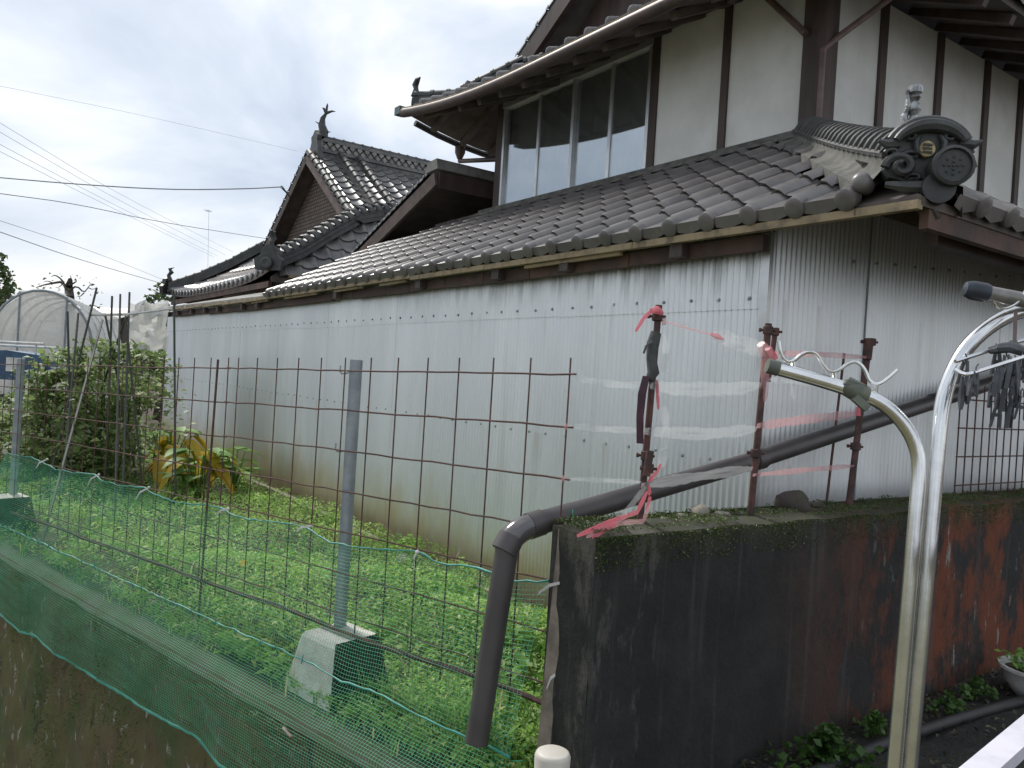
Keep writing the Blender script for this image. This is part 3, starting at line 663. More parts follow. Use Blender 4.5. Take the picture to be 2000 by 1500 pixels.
# window
win = part('window', MB().box(S((WN0 + WN1) / 2, HB + 0.01, WZ0 - 0.012), A * 0.93, B * 0.05, ZV * 0.014), M_ALU_FRAME, house)
part('head_rail', MB().box(S((WN0 + WN1) / 2, HB + 0.01, WZ1 + 0.02), A * 0.93, B * 0.03, ZV * 0.025), M_ALU_FRAME, win)
part('lintel', bx(2.0, 4.03, HB - 0.03, HB + 0.10, WZ1 + 0.047, 3.66), M_DARKWOOD, house)
bars = [WN0 + 0.015, 2.51, 2.945, 3.41, WN1 - 0.015]
for k, a0 in enumerate(bars): part('mullion', bx(a0 - 0.016, a0 + 0.016, HB - 0.012 + 0.012 * (k % 2), HB + 0.028, WZ0, WZ1), M_ALU_FRAME, win)
for k in range(4):
    a0, a1 = bars[k] + .017, bars[k + 1] - .017
    part('pane', bx(a0, a1, HB + 0.008 + 0.008 * (k % 2), HB + 0.014 + 0.008 * (k % 2), WZ0 + 0.002, WZ1 - 0.002), M_GLASS, win)
part('room_ceiling', bx(WN0 + .005, HA1 - .035, HB + 0.04, HB + 1.595, 3.605, 3.63), M_ROOM, house)
part('curtain', MB().grid([[S(WN0 + 0.02 + (HA1 - .06 - WN0) * j / 90, HB + 0.10 + 0.018 * math.sin(j * 0.9), z_) for j in range(91)] for z_ in (WZ0 - 0.015, 3.6)]), simple('grey_curtain', (0.55, 0.55, 0.53), (0.47, 0.47, 0.46), 4, 0.9), house, smooth=True)
part('room_floor', bx(WN0 + .005, HA1 - .035, HB + 0.04, HB + 1.59, WZ0 - 0.029, WZ0 - 0.02), M_ROOM, house)
part('room_wall', bx(HA1 - .03, HA1 - .002, HB + 0.04, HB + 1.59, WZ0 - 0.02, 3.62), M_ROOM, house)
# skirt roof with upturned left corner, soffit and rafters
EB, EZ, EA0, EA1 = 0.70, 3.43, 0.14, 4.62
def ez(a): return EZ + 0.165 * max(0, (a - 2.6) / (EA1 - 2.6)) ** 2.2 + 0.05 * max(0, (1.0 - a) / 0.9) ** 2
na = [EA0 + (EA1 - EA0) * i / 24 for i in range(25)]
IB, IA0, IA1, IZ = 1.75, 1.19, 3.57, 3.93
def ia(a): return IA0 + (IA1 - IA0) * (a - EA0) / (EA1 - EA0)
mb = MB()
mb.grid([[S(a, EB, ez(a)) for a in na], [S(ia(a), IB, IZ) for a in na]])
mb.grid([[S(ia(a), IB + 0.0, IZ - 0.10) for a in na], [S(a, EB, ez(a) - 0.05) for a in na]])
mb.grid([[S(a, EB, ez(a) - 0.05) for a in na], [S(a, EB, ez(a)) for a in na]])
part('skirt_roof', mb, M_SOFFIT, house)
nb = [EB + 5.2 * i / 20 for i in range(21)]
def ezb(b): return EZ + 0.165 * max(0, (1.9 - b) / 1.2) ** 2.2
mb = MB()      # left side skirt
mb.grid([[S(EA1, b, ezb(b)) for b in nb], [S(IA1, max(b, IB), IZ) for b in nb]])
mb.grid([[S(IA1, max(b, IB), IZ - 0.10) for b in nb], [S(EA1, b, ezb(b) - 0.05) for b in nb]])
mb.grid([[S(EA1, b, ezb(b) - 0.05) for b in nb], [S(EA1, b, ezb(b)) for b in nb]])
part('skirt_roof', mb, M_SOFFIT, house)
mb = MB()      # right side skirt
mb.grid([[S(EA0, b, EZ + 0.05) for b in nb], [S(IA0, max(b, IB), IZ) for b in nb]])
mb.grid([[S(IA0, max(b, IB), IZ - 0.10) for b in nb], [S(EA0, b, EZ) for b in nb]])
mb.grid([[S(EA0, b, EZ) for b in nb], [S(EA0, b, EZ + 0.05) for b in nb]])
part('skirt_roof', mb, M_SOFFIT, house)
for i in range(14):
    a0 = 0.45 + i * 0.30
    part('rafter', MB().beam(S(a0, EB + 0.03, ez(a0) - 0.075), S(a0 if HA0 < a0 < HA1 else ia(a0), 1.32, ez(a0) - 0.085 + 0.62 * (0.50 if a0 < 3 else 0.42)), 0.045, 0.05), M_SOFFIT, house)
for i in range(9):
    b0 = EB + 0.25 + i * 0.32
    part('rafter', MB().beam(S(EA1 - 0.03, b0, ezb(b0) - 0.075), S(HA1 - 0.02, b0, ezb(b0) + 0.20), 0.045, 0.05), M_SOFFIT, house)
    part('rafter', MB().beam(S(EA0 + 0.03, b0, EZ - 0.03), S(HA0 + 0.02, b0, EZ + 0.22), 0.045, 0.05), M_DARKWOOD, house)
# eave tiles of the skirt
sl = Vector(((B * 1.05) + ZV * 0.42)).normalized()
n_t = int((EA1 - EA0) / 0.205)
for i in range(n_t):
    a1 = EA0 + (i + 1) * 0.205; dzda = (ez(a1) - ez(a1 - 0.205)) / 0.205
    X = (-A - ZV * dzda).normalized(); U = (sl - X * sl.dot(X)).normalized(); N = X.cross(U)
    for r in range(2):
        shared('eave_tile', ME_ETILE if r == 0 else ME_TILE, frame(S(a1, EB - 0.035, ez(a1) - 0.0) + U * r * TE, X * 1.02, U, N), house)
slr = (A * 1.05 + ZV * 0.42).normalized()
for i in range(22):
    b1 = EB + i * 0.205
    N = B.cross(slr); X = B
    if N.z < 0: X = -B; N = X.cross(slr)
    shared('eave_tile', ME_ETILE, frame(S(EA0 - 0.035, b1 + (0.205 if X.dot(B) < 0 else 0), EZ + 0.05), X * 1.02, slr, N), house)
# hip ridge at the left corner with its finial
hl = [S(EA1 - 0.04, EB + 0.04, ez(EA1) + 0.09), S(EA1 - 0.3, EB + 0.3, ez(EA1) + 0.11), S(EA1 - 0.65, EB + 0.65, IZ + 0.02), S(IA1, IB, IZ + 0.16)]
mb = MB()
for i in range(3): mb.beam(hl[i] - ZV * 0.03, hl[i + 1] - ZV * 0.03, 0.10, 0.10)
part('hip_ridge', mb, M_RIDGE, house)
ME_CAP = make_cap('ridge_tile', 0.055, 0.15)
cap_run(house, [p + ZV * 0.015 for p in hl], ME_CAP, 0.14)
o = hl[0]
part('hip_finial', MB().tube([o + ZV * 0.03, o + ZV * 0.10 - A * 0.0, o + ZV * 0.135 + A * 0.02, o + ZV * 0.175 - A * 0.02, o + ZV * 0.185 - A * 0.07], [0.045, 0.022, 0.03, 0.025, 0.006], 8), M_RIDGE, house, smooth=True)
part('hip_end_tile', MB().lathe(o - ZV * 0.04, (A - B).normalized() * 0.3 + (A * 0.5 - B), [(0.05, -0.03), (0.055, 0.03), (0.02, 0.035)], 12), M_RIDGE, house, smooth=True, angle=40)
# gutters and spouts
gp = [S(a, EB - 0.055, ez(a) - 0.045) for a in na]
part('gutter', MB().tube(gp, 0.042, 10), M_GUTTER, house, smooth=True, angle=50)
part('gutter_lip', MB().tube([p + ZV * 0.036 - B * 0.02 for p in gp], 0.008, 6), M_BATTEN, house, smooth=True)
part('gutter_end', MB().box(S(EA1 + 0.05, EB - 0.055, ez(EA1) - 0.02), A * 0.05, B * 0.04, ZV * 0.035), M_TEAL, house)
gl_ = [S(EA1 + 0.055, b, ezb(b) - 0.06 if b < 1.5 else EZ - 0.05) for b in [EB + 0.1 + 0.25 * i for i in range(16)]]
part('gutter', MB().tube(gl_, 0.03, 8), M_BLACK, house, smooth=True)
sb_ = gl_[2] + Vector((0, 0, -0.07))
sp_ = part('downspout', MB().tube([sb_, sb_ + ZV * -0.08, S(HA1 + 0.06, HB + 0.05, sb_.z - 0.17)], 0.022, 8), M_GUTTER, house, smooth=True, angle=50)
part('spout_box', MB().lathe(sb_, ZV, [(0.025, -0.06), (0.05, 0.0), (0.052, 0.06)], 8), M_GUTTER, house, smooth=True, angle=40)
for (x, y, x2, y2, fb) in ((1497, -6, 1574, 66, 0),):
    part('downspout', MB().tube([onb(x, y, 1.25), onb(x2, y2, 1.235)], 0.020, 8), M_DOWN, house, smooth=True)
p_ = ona(1608, 97, 0.71)
part('downspout', MB().tube([ona(1745, -8, 0.5), ona(1640, 70, 0.68), p_, p_ - ZV * 0.25, p_ - ZV * 0.62], 0.018, 8), M_DOWN, house, smooth=True)
# upper gable end above the skirt roof
GB = 1.55
g0 = onb(1030, 95, GB); g1 = onb(1092, 2, GB); gd = (g1 - g0).normalized()
ga0 = abz(g0)[0]; am = 2.38; kx = (ga0 - am) / -gd.dot(A); gap = g0 + gd * kx; gap = S(am, GB, gap.z)
gm0 = S(2 * am - ga0, GB, g0.z)
part('upper_gable', MB().prism([g0 + B * 0.25 + A * 0.1 - ZV * .3, gap + B * 0.25, gm0 + B * 0.25 - A * 0.1 - ZV * .3], B * 0.1), M_DARKWOOD, house)
for p, q in ((g0, gap), (gm0, gap)):
    dd = (q - p).normalized(); side = ZV.cross(B)
    part('barge_board', MB().beam(p - dd * 0.1 - ZV * 0.10, q - ZV * 0.10, 0.05, 0.15, up=Vector((0, 0, 1))), M_DARKWOOD, house)
    nr = (q - p).cross(B).normalized(); nr = nr if nr.z > 0 else -nr
    part('upper_roof', MB().prism([p - dd * 0.15, q, q + B * 4.2, p - dd * 0.15 + B * 4.2], nr * 0.06), M_FARTILE, house)
    cap_run(house, [p - dd * 0.15 + nr * 0.055 + B * 0.04, q + nr * 0.055 + B * 0.04], ME_CAP, 0.16, up=nr, name='verge_tile')

# ================================================================== annex with a lean-to roof between the two houses
AB0, AA0, AZ0 = 0.98, 4.52, 3.075
annex = thing('annex', S(5.4, 2.4, 0), 'small dark annex with a single pitched roof and a grey mortar ridge, between the houses', 'annex')
sA = 0.355
def az_(a): return AZ0 - sA * (a - AA0)
tA1 = 6.35
mb = MB(); mb.prism([S(AA0, AB0, AZ0 - 0.05), S(tA1, AB0, az_(tA1) - 0.05), S(tA1, 4.6, az_(tA1) - 0.05), S(AA0, 4.6, AZ0 - 0.05)], ZV * 0.05); part('roof_slab', mb, M_SOFFIT, annex)
part('barge_board', MB().beam(S(AA0 - 0.02, AB0 - 0.02, AZ0 - 0.085), S(tA1, AB0 - 0.02, az_(tA1) - 0.085), 0.03, 0.13), simple('brown_barge', (0.12, 0.085, 0.07), (0.075, 0.055, 0.047), 9, 0.8, bump=0.3), annex)
part('ridge_fascia', bx(AA0 - 0.05, AA0 - 0.015, AB0, 4.6, AZ0 - 0.17, AZ0 - 0.02), M_DARKWOOD, annex)
part('mortar_ridge', MB().prism([S(AA0 - 0.07, AB0 - 0.04, AZ0), S(AA0 + 0.16, AB0 - 0.04, AZ0 - 0.01), S(AA0 + 0.13, AB0 - 0.04, AZ0 + 0.085), S(AA0 - 0.05, AB0 - 0.04, AZ0 + 0.095)], B * 3.6), M_MORTAR, annex)
part('wall', bx(4.03, 6.3, 2.0, 2.05, 0, 2.45), M_DARKWOOD, annex); part('wall', bx(4.03, 5.6, 1.995, 2.04, 2.45, 2.62), M_DARKWOOD, annex); part('wall', bx(4.03, 4.9, 1.99, 2.035, 2.62, 2.88), M_DARKWOOD, annex)
part('side_wall', bx(6.24, 6.29, 2.052, 4.6, 0, 2.38), M_DARKWOOD, annex); part('rear_wall', bx(4.03, 6.235, 4.55, 4.6, 0, 2.4), M_DARKWOOD, annex)
Un = (-A * 1 + ZV * sA).normalized(); Nn = B.cross(Un); Xn = B
if Nn.z < 0: Xn = -B; Nn = Xn.cross(Un)
mb = MB(); pantiles(mb, S(tA1, AB0 if Xn.dot(B) > 0 else 4.6, az_(tA1)), Xn, Un, Nn, 3.6, 10); part('tile_field', mb, M_FARTILE, annex, smooth=True, kind='stuff')
cap_run(annex, [S(tA1, AB0 + 0.02, az_(tA1) + 0.02), S(AA0 + 0.1, AB0 + 0.02, az_(AA0 + 0.1) + 0.02)], ME_CAP, 0.11, up=Nn, name='verge_tile')

# ================================================================== farmhouse with the hip-and-gable roof
farm = thing('farmhouse', S(9.5, 3.4, 0), 'farmhouse with a grey tiled hip and gable roof and a fish ornament on its ridge', 'house')
FB, FA0, FA1, FZ = 0.25, 6.9, 12.1, 2.17
FC = 9.45; RZ = 4.32; GBB = 1.5; GA0 = 7.62; gz = 3.06
fs = (gz - FZ) / (GA0 - FA0); fu = (RZ - gz) / (FC - GA0)
part('wall', bx(7.5, 11.5, 0.95, 7.0, 0, 2.6), M_DARKWOOD, farm)
part('wall_panel', bx(7.6, 11.4, 0.93, 0.949, 1.2, 2.4), M_PLASTER, farm)
def fez(a): u = abs(a - (FA0 + FA1) / 2) / ((FA1 - FA0) / 2); return FZ + 0.13 * u ** 4
fa = [FA0 + (FA1 - FA0) * i / 20 for i in range(21)]
gh = GA0 - FA0; GA1 = 2 * FC - GA0                              # gable feet
mb = MB(); mb.grid([[S(a, FB, fez(a) - 0.05) for a in fa], [S(GA0 + (GA1 - GA0) * i / 20, GBB + 0.1, gz - 0.05) for i in range(21)]])
mb.grid([[S(a, FB, fez(a) - 0.05) for a in fa], [S(a, FB, fez(a)) for a in fa]])
part('roof_deck', mb, M_SOFFIT, farm)
# front skirt tiles, following the curved eave
mb = MB(); nr_ = 9; ncol = int((FA1 - FA0) / 0.2)
for k in range(nr_):
    t0, t1 = k / nr_, (k + 1) / nr_ + 0.012
    def row(t, lift, drop=0):
        out = []
        aL = FA0 + (GA0 - FA0) * t; aR = FA1 + (GA1 - FA1) * t
        n = max(2, int((aR - aL) / 0.2 * 6))
        for i in range(n + 1):
            a = aL + (aR - aL) * i / n; e0 = FA0 + (FA1 - FA0) * i / n
            z = fez(e0) * (1 - t) + gz * t - 0.10 * math.sin(math.pi * t)
            out.append(S(a, FB + (GBB + 0.1 - FB) * t, z + tile_profile((a % 0.2)) + lift - drop))
        return out
    r0 = row(t0, 0.026); n0 = len(r0)
    aL = FA0 + (GA0 - FA0) * t1; aR = FA1 + (GA1 - FA1) * t1; r1 = []
    for i in range(n0):
        a = aL + (aR - aL) * i / (n0 - 1); e0 = FA0 + (FA1 - FA0) * i / (n0 - 1)
        z = fez(e0) * (1 - t1) + gz * t1 - 0.10 * math.sin(math.pi * t1); aa = abz(r0[i])[0]
        r1.append(S(a, FB + (GBB + 0.1 - FB) * t1, z + tile_profile(aa % 0.2) + 0.003))
    mb.grid([[p - ZV * 0.022 for p in r0], r0, r1])
part('tile_field', mb, M_FARTILE, farm, smooth=True, kind='stuff')
for i in range(26):
    a = FA0 + 0.1 + i * 0.2
    if a < FA1: part('eave_end_tile', MB().lathe(S(a, FB - 0.0, fez(a) + 0.015), -B, [(0.036, -0.05), (0.04, 0.0), (0.04, 0.015), (0.01, 0.02)], 8), M_FARTILE, farm, smooth=True, angle=40)
# main slopes
Us = (A + ZV * fs).normalized(); Xs = B; Ns = Xs.cross(Us)
if Ns.z < 0: Xs = -B; Ns = Xs.cross(Us)
Ls = (FC - FA0) * math.sqrt(1 + fs * fs); kf = math.sqrt(1 + fs * fs)
mb = MB(); W_ = 6.6
def xlo(v):
    a_in = v / kf
    return (a_in / gh * (GBB - FB) if a_in < gh else GBB - FB - 0.05)
Ll = gh * kf; Uu = (A + ZV * fu).normalized(); Nu = Xs.cross(Uu); Lu = (FC - GA0) * math.sqrt(1 + fu * fu)
if Xs.dot(B) > 0:
    pantiles(mb, S(FA0, FB, FZ), Xs, Us, Ns, W_, 6, x0=xlo, te=Ll / 6); pantiles(mb, S(GA0, GBB - 0.05, gz), Xs, Uu, Nu, W_ - GBB + FB, 12, te=Lu / 12)
else:
    pantiles(mb, S(FA0, FB + W_, FZ), Xs, Us, Ns, W_, 6, x1=lambda v: W_ - xlo(v), te=Ll / 6); pantiles(mb, S(GA0, FB + W_, gz), Xs, Uu, Nu, W_ - GBB + FB + 0.05, 12, te=Lu / 12)
Ns = Nu
part('tile_field', mb, M_FARTILE, farm, smooth=True, kind='stuff')
for (e_, c_) in ((FA0, FC), (FA1, FC)):
    mb = MB(); sg_ = 1 if c_ > e_ else -1
    gf_ = GA0 if sg_ > 0 else GA1
    mb.prism([p - ZV * 0.06 for p in (S(e_, FB, FZ), S(gf_, GBB, gz), S(gf_, 6.8, gz), S(e_, 6.8, FZ))], ZV * 0.055); mb.prism([p - ZV * 0.06 for p in (S(gf_, GBB, gz), S(c_, GBB, RZ), S(c_, 6.8, RZ), S(gf_, 6.8, gz))], ZV * 0.055); part('roof_deck', mb, M_SOFFIT, farm)
part('gable_wall', MB().prism([S(GA0 + 0.12, GBB + 0.22, gz - 0.12), S(FC, GBB + 0.22, RZ - 0.12), S(GA1 - 0.12, GBB + 0.22, gz - 0.12)], B * 0.05), M_SCALE, farm)
M_BARGE = simple('pinkish_barge', (0.20, 0.15, 0.13), (0.13, 0.10, 0.09), 9, 0.8)
for e_ in (GA0, GA1):
    sg_ = 1 if e_ < FC else -1
    part('barge_board', MB().beam(S(e_ - 0.06 * sg_, GBB + 0.0, gz - 0.125), S(FC, GBB, RZ - 0.08), 0.04, 0.12), M_BARGE if e_ == GA0 else M_DARKWOOD, farm)
    p, q = S(e_ - 0.1 * sg_, GBB + 0.03, gz - 0.03), S(FC + 0.02 * sg_, GBB + 0.03, RZ + 0.03)
    nn_ = (q - p).cross(B).normalized(); nn_ = nn_ if nn_.z > 0 else -nn_
    cap_run(farm, [p, q], ME_CAP, 0.17, up=nn_, name='verge_tile')
part('gable_flashing', MB().beam(S(GA0 + 0.1, GBB + 0.1, gz + 0.0), S(GA1 - 0.1, GBB + 0.1, gz + 0.0), 0.10, 0.035), M_BATTEN, farm)
# descending double ridges on the near slope
for bb in (1.98, 2.28):
    pl = [S(GA0 + 0.12, bb, gz + fu * 0.12 + 0.05), S(FC - 0.05, bb, RZ + 0.03)]
    part('descending_ridge', MB().beam(pl[0], pl[1], 0.10, 0.10, up=Ns), M_FARTILE, farm)
    cap_run(farm, [p + Ns * 0.04 for p in pl], ME_CAP, 0.16, up=Ns)
# main ridge with openwork side
rp = [S(FC, 1.72, RZ + 0.06), S(FC, 6.8, RZ + 0.06)]
mr = part('main_ridge', MB().beam(rp[0] + ZV * 0.02, rp[1] + ZV * 0.02, 0.12, 0.05).beam(rp[0] + ZV * 0.17, rp[1] + ZV * 0.17, 0.14, 0.05).beam(rp[0] + ZV * 0.06, rp[1] + ZV * 0.06, 0.05, 0.26), M_FARTILE, farm)
mb = MB()
for i in range(42):
    b0 = 1.75 + i * 0.12
    for k, zz in enumerate((0.065, 0.125)):
        mb.box(S(FC - 0.05, b0 + 0.06 * k, RZ + 0.06 + zz), A * 0.02, (B + ZV) * 0.021, (B - ZV) * 0.021)
part('openwork', mb, M_MORTAR, mr, kind='stuff')
cap_run(farm, [p + ZV * 0.19 for p in rp], ME_CAP, 0.15)
eo = rp[0] + ZV * 0.08 - B * 0.06
part('ridge_end_ornament', MB().prism([eo + A * x + ZV * y for x, y in ((-0.24, -0.24), (-0.11, 0.05), (-0.13, 0.13), (-0.06, 0.16), (0, 0.21), (0.06, 0.16), (0.13, 0.13), (0.11, 0.05), (0.24, -0.24))], -B * 0.07), M_RIDGE, farm, smooth=True, angle=30)
def fishorn(parent, o, s_, face):
    # curved fish body standing on its head, tail up
    pts = [o, o + (ZV * 0.08 - face * 0.01) * s_, o + (ZV * 0.18 + face * 0.03) * s_, o + (ZV * 0.28 + face * 0.02) * s_, o + (ZV * 0.35 - face * 0.03) * s_]
    f_ = part('fish_ornament', MB().tube(pts, [0.075 * s_, 0.07 * s_, 0.055 * s_, 0.038 * s_, 0.02 * s_], 8), M_RIDGE, parent, smooth=True)
    t = pts[4]
    for d0 in ((face * -0.16 + ZV * 0.02), (face * -0.02 + ZV * 0.15), (face * 0.07 + ZV * 0.09)):
        part('tail_fin', MB().tube([t, t + d0 * 0.6 * s_ + ZV * 0.02 * s_, t + d0 * s_], [0.022 * s_, 0.018 * s_, 0.003], 6), M_RIDGE, f_, smooth=True)
    for d0, b0 in ((face * 0.15 + ZV * 0.03, 1), (face * 0.12 + ZV * 0.06, 2), (face * -0.12 - ZV * 0.01, 1)):
        part('side_fin', MB().tube([pts[b0], pts[b0] + d0 * s_], [0.025 * s_, 0.003], 6), M_RIDGE, f_, smooth=True)
fishorn(farm, rp[0] + ZV * 0.22, 1.0, (A * 0.8 - B * 0.6).normalized())
# hip ridges of the skirt
for (e_, ge, ln) in ((FA0, GA0, 1), (FA1, GA1, -1)):
    pl = [S(e_, FB, FZ + 0.16), S(e_ + (ge - e_) * 0.3, FB + (GBB - FB) * 0.3, FZ + (gz - FZ) * 0.3 + (0.09 if ln > 0 else 0.075)), S(e_ + (ge - e_) * 0.65, FB + (GBB - FB) * 0.65, FZ + (gz - FZ) * 0.65 + (0.08 if ln > 0 else 0.03)), S(ge + 0.0 * ln, GBB + 0.02, gz + 0.06)] + ([S(GA0 + 0.24, 2.2, gz + fu * 0.24 + 0.12)] if ln > 0 else [])
    for w_, dz in ((0.20, -0.05), (0.16, 0.0), (0.13, 0.05)):
        mb = MB()
        for i in range(len(pl) - 1): mb.beam(pl[i] + ZV * dz, pl[i + 1] + ZV * dz, w_, 0.045)
        part('hip_ridge', mb, M_RIDGE, farm)
    mc = ME_HIPCAP if e_ == FA0 else ME_CAP
    cap_run(farm, [p + ZV * 0.06 for p in pl], mc, 0.14)
    o = pl[0] + ZV * 0.02
    fo = (-(A if e_ == FA0 else -A) - B).normalized(); fr_ = Vector((-fo.y, fo.x, 0))
    part('hip_end_ornament', MB().prism([o + fo * 0.02 + fr_ * x + ZV * y for x, y in ((-0.15, -0.12), (-0.17, 0.0), (-0.10, 0.05), (-0.08, 0.13), (0, 0.17), (0.08, 0.13), (0.10, 0.05), (0.17, 0.0), (0.15, -0.12))], fo * 0.06), M_RIDGE, farm, smooth=True, angle=30)
    part('hip_end_disc', MB().lathe(o - ZV * 0.05 + fo * 0.05, fo, [(0.06, 0), (0.07, 0.08), (0.05, 0.09), (0.01, 0.08)], 12), M_RIDGE, farm, smooth=True, angle=40)
    part('hip_finial', MB().tube([o + ZV * 0.1, o + ZV * 0.2 + fo * 0.03, o + ZV * 0.25 - fo * 0.02, o + ZV * 0.31 + fo * 0.02, o + ZV * 0.33 - fo * 0.06], [0.05, 0.03, 0.04, 0.03, 0.005], 7), M_RIDGE, farm, smooth=True)
# lime-plastered eave of the near slope
part('plaster_eave', MB().beam(S(FA0 + 0.02, FB + 0.6, FZ - 0.02), S(FA0 + 0.02, 5.0, FZ - 0.02), 0.04, 0.13), M_PLASTER, farm)
part('eave_edge', MB().beam(S(FA0 - 0.02, FB + 0.2, FZ + 0.02), S(FA0 - 0.02, 5.0, FZ + 0.02), 0.05, 0.035), M_BATTEN, farm)
part('fascia_board', MB().beam(S(FA0 + .1, FB + 0.03, FZ - 0.08), S(FA1 - .1, FB + 0.03, FZ - 0.08), 0.04, 0.07), M_FASCIA, farm)
for i in range(12):
    a0 = FA0 + 0.3 + i * 0.42
    part('rafter', MB().beam(S(a0, FB + 0.04, FZ - 0.07), S(a0, 0.95, FZ + 0.30), 0.05, 0.06), M_DARKWOOD, farm)
# ================================================================== dark concrete wall beside the garden
WA0, WA1 = -0.38, -0.19
_c = ona(1165, 1042, WA0); WB0 = abz(_c)[1]; WZT = _c.z
cw = MB(); rows = []
nb_ = [WB0 + 5.2 * (i / 60) ** 1.15 for i in range(61)]
def wt(b): return WZT + 0.008 * noise.noise((b * 6, 0, 0)) - 0.012
zs = [-0.3 + (WZT + 0.3) * i / 24 for i in range(25)]
f_ = lambda b, z: 0.006 * noise.noise((b * 7, z * 7, 2)) + 0.003 * noise.noise((b * 25, z * 25, 9))
cw.grid([[S(WA0 - f_(b, z), b, min(z, wt(b))) for b in nb_] for z in zs])
cw.grid([[S(WA0 + (WA1 - WA0) * t - (f_(b, WZT) if t == 0 else 0), b, wt(b) + (0.012 * math.sin(math.pi * t) + 0.012 * noise.noise((b * 12, t * 3, 4)) * (0 < t < 1)) * min(1, (b - WB0) / 0.06)) for b in nb_] for t in (0, 0.12, 0.3, 0.5, 0.7, 0.88, 1)])
cw.grid([[S(WA1, b, z) for b in nb_] for z in reversed(zs)])
cw.grid([[S(WA0 + (WA1 - WA0) * t, WB0 - 0.006 * noise.noise((t * 3, z * 8, 7)) * (0 < t < 1), min(z, wt(WB0))) for t in (1, 0.75, 0.5, 0.25, 0)] for z in zs])
wall = solo('concrete_wall', cw, M_WALL, 'dark damp concrete wall with mossy top and rust red stains', 'wall', smooth=True, angle=50)
def stone(c, r, sq=0.7, seed=0, sx=1.0):
    mb_ = MB(); rows_ = []
    for i in range(7):
        th = math.pi * i / 6
        rows_.append([c + Vector((math.sin(th) * math.cos(p) * r * sx, math.sin(th) * math.sin(p) * r, math.cos(th) * r * sq)) * (1 + 0.35 * noise.noise((math.sin(th) * math.cos(p) * 1.5 + seed, math.sin(th) * math.sin(p) * 1.5, math.cos(th) * 1.5))) for p in [2 * math.pi * j / 10 for j in range(11)]])
    return mb_.grid(rows_)
def wtop(x, y, a=-0.28): return ona(x, y, a)
k = 0
for (x, r, sq, mt, lab) in ((1382, 0.034, 0.8, M_STONE, 'pale mossy stone on the concrete wall top between two poles'), (1345, 0.02, 0.7, M_STONE, None), (1430, 0.022, 0.6, M_STONE, None), (1462, 0.016, 0.7, M_STONE, None), (1310, 0.016, 0.7, M_STONE, None), (1418, 0.018, 0.7, M_STONE, None), (1562, 0.062, 0.8, M_DSTONE, 'large dark stone on the concrete wall top between the rusty poles'), (1610, 0.03, 0.6, M_DSTONE, None), (1500, 0.02, 0.6, M_DSTONE, None)):
    bb = abz(ona(x, 1000, -0.28))[1]; k += 1
    solo('stone', stone(S(-0.25, bb, wt(bb) + r * sq * 0.55), r, sq, k * 3.1), mt, lab or 'small loose stone lying on the mossy wall top', 'stone', None if lab else 'loose stones on the wall top', smooth=True, angle=60)
# moss cushions along the wall top
rng = np.random.default_rng(3); P = []
for i in range(22000):
    b_ = WB0 + rng.random() ** 1.3 * 3.0; t = rng.random()
    if noise.noise((b_ * 5, t * 2, 3)) < -0.12: continue
    edge = rng.random() < 0.35
    p = S(WA0 + (WA1 - WA0) * (0 if edge else t) - (0.006 if edge else 0), b_, wt(b_) + (-(rng.random() ** 2) * 0.09 if edge else 0.012 + 0.01 * rng.random()))
    P.append(p)
V, F = leaf_cloud(np.array(P), np.full(len(P), 0.0062), rng, 0.3)
me = npmesh('moss', V, F, M_MOSS); o = bpy.data.objects.new('moss', me); link(o); tag(o, 'olive moss growing along the top of the dark wall', 'moss', kind='stuff')

# ================================================================== mesh fence, posts, blocks
M_BLOCKSHADE = simple('shade_dark_concrete', (0.022, 0.026, 0.021), (0.045, 0.05, 0.038), 14, 0.9, bump=0.5)  # near-black copy of the block concrete: shade painted onto the right-hand faces
SL = -0.030
def fz(s, z): return z + SL * s
ME_BAR = MB().tube([Vector((0, 0, 0)), Vector((0, 0, 0.52)), Vector((0, 0, 1.05))], 0.0025, 6).mesh('bar', smooth=True, angle=60); ME_BAR.materials.append(M_RUST)
def panel(s0, s1, off, label, zt_=1.268):
    t = thing('wire_mesh_panel', FP((s0 + s1) / 2, fz((s0 + s1) / 2, 0.2), off), label, 'fence panel', 'rusty wire mesh panels')
    n = int(round((s1 - s0) / 0.149))
    for i in range(n + 1):
        s_ = s0 + i * 0.149
        lean = rnd.uniform(-.004, .004)
        shared('bar', ME_BAR, frame(FP(s_, fz(s_, zt_ - 1.05), off), D, NF, (ZV + D * (lean - 0.008)).normalized()), t)
    for k_ in range(7):
        z_ = zt_ - 0.048 - k_ * 0.150
        pts = [FP(s0 - 0.03 + (s1 - s0 + 0.11) * i / 20, fz(s0 + (s1 - s0) * i / 20, z_) + rnd.uniform(-.0025, .0025), off + 0.0062 + rnd.uniform(-.001, .001)) for i in range(21)]
        part('wire', MB().tube(pts, 0.003, 6), M_RUST, t, smooth=True)
    return t
panel(0.0, 1.788, 0.0, 'rusty wire mesh panel between the dark wall and the first garden stake')
panel(1.85, 4.85, 0.012, 'rusty wire mesh panel running past the bean vines')
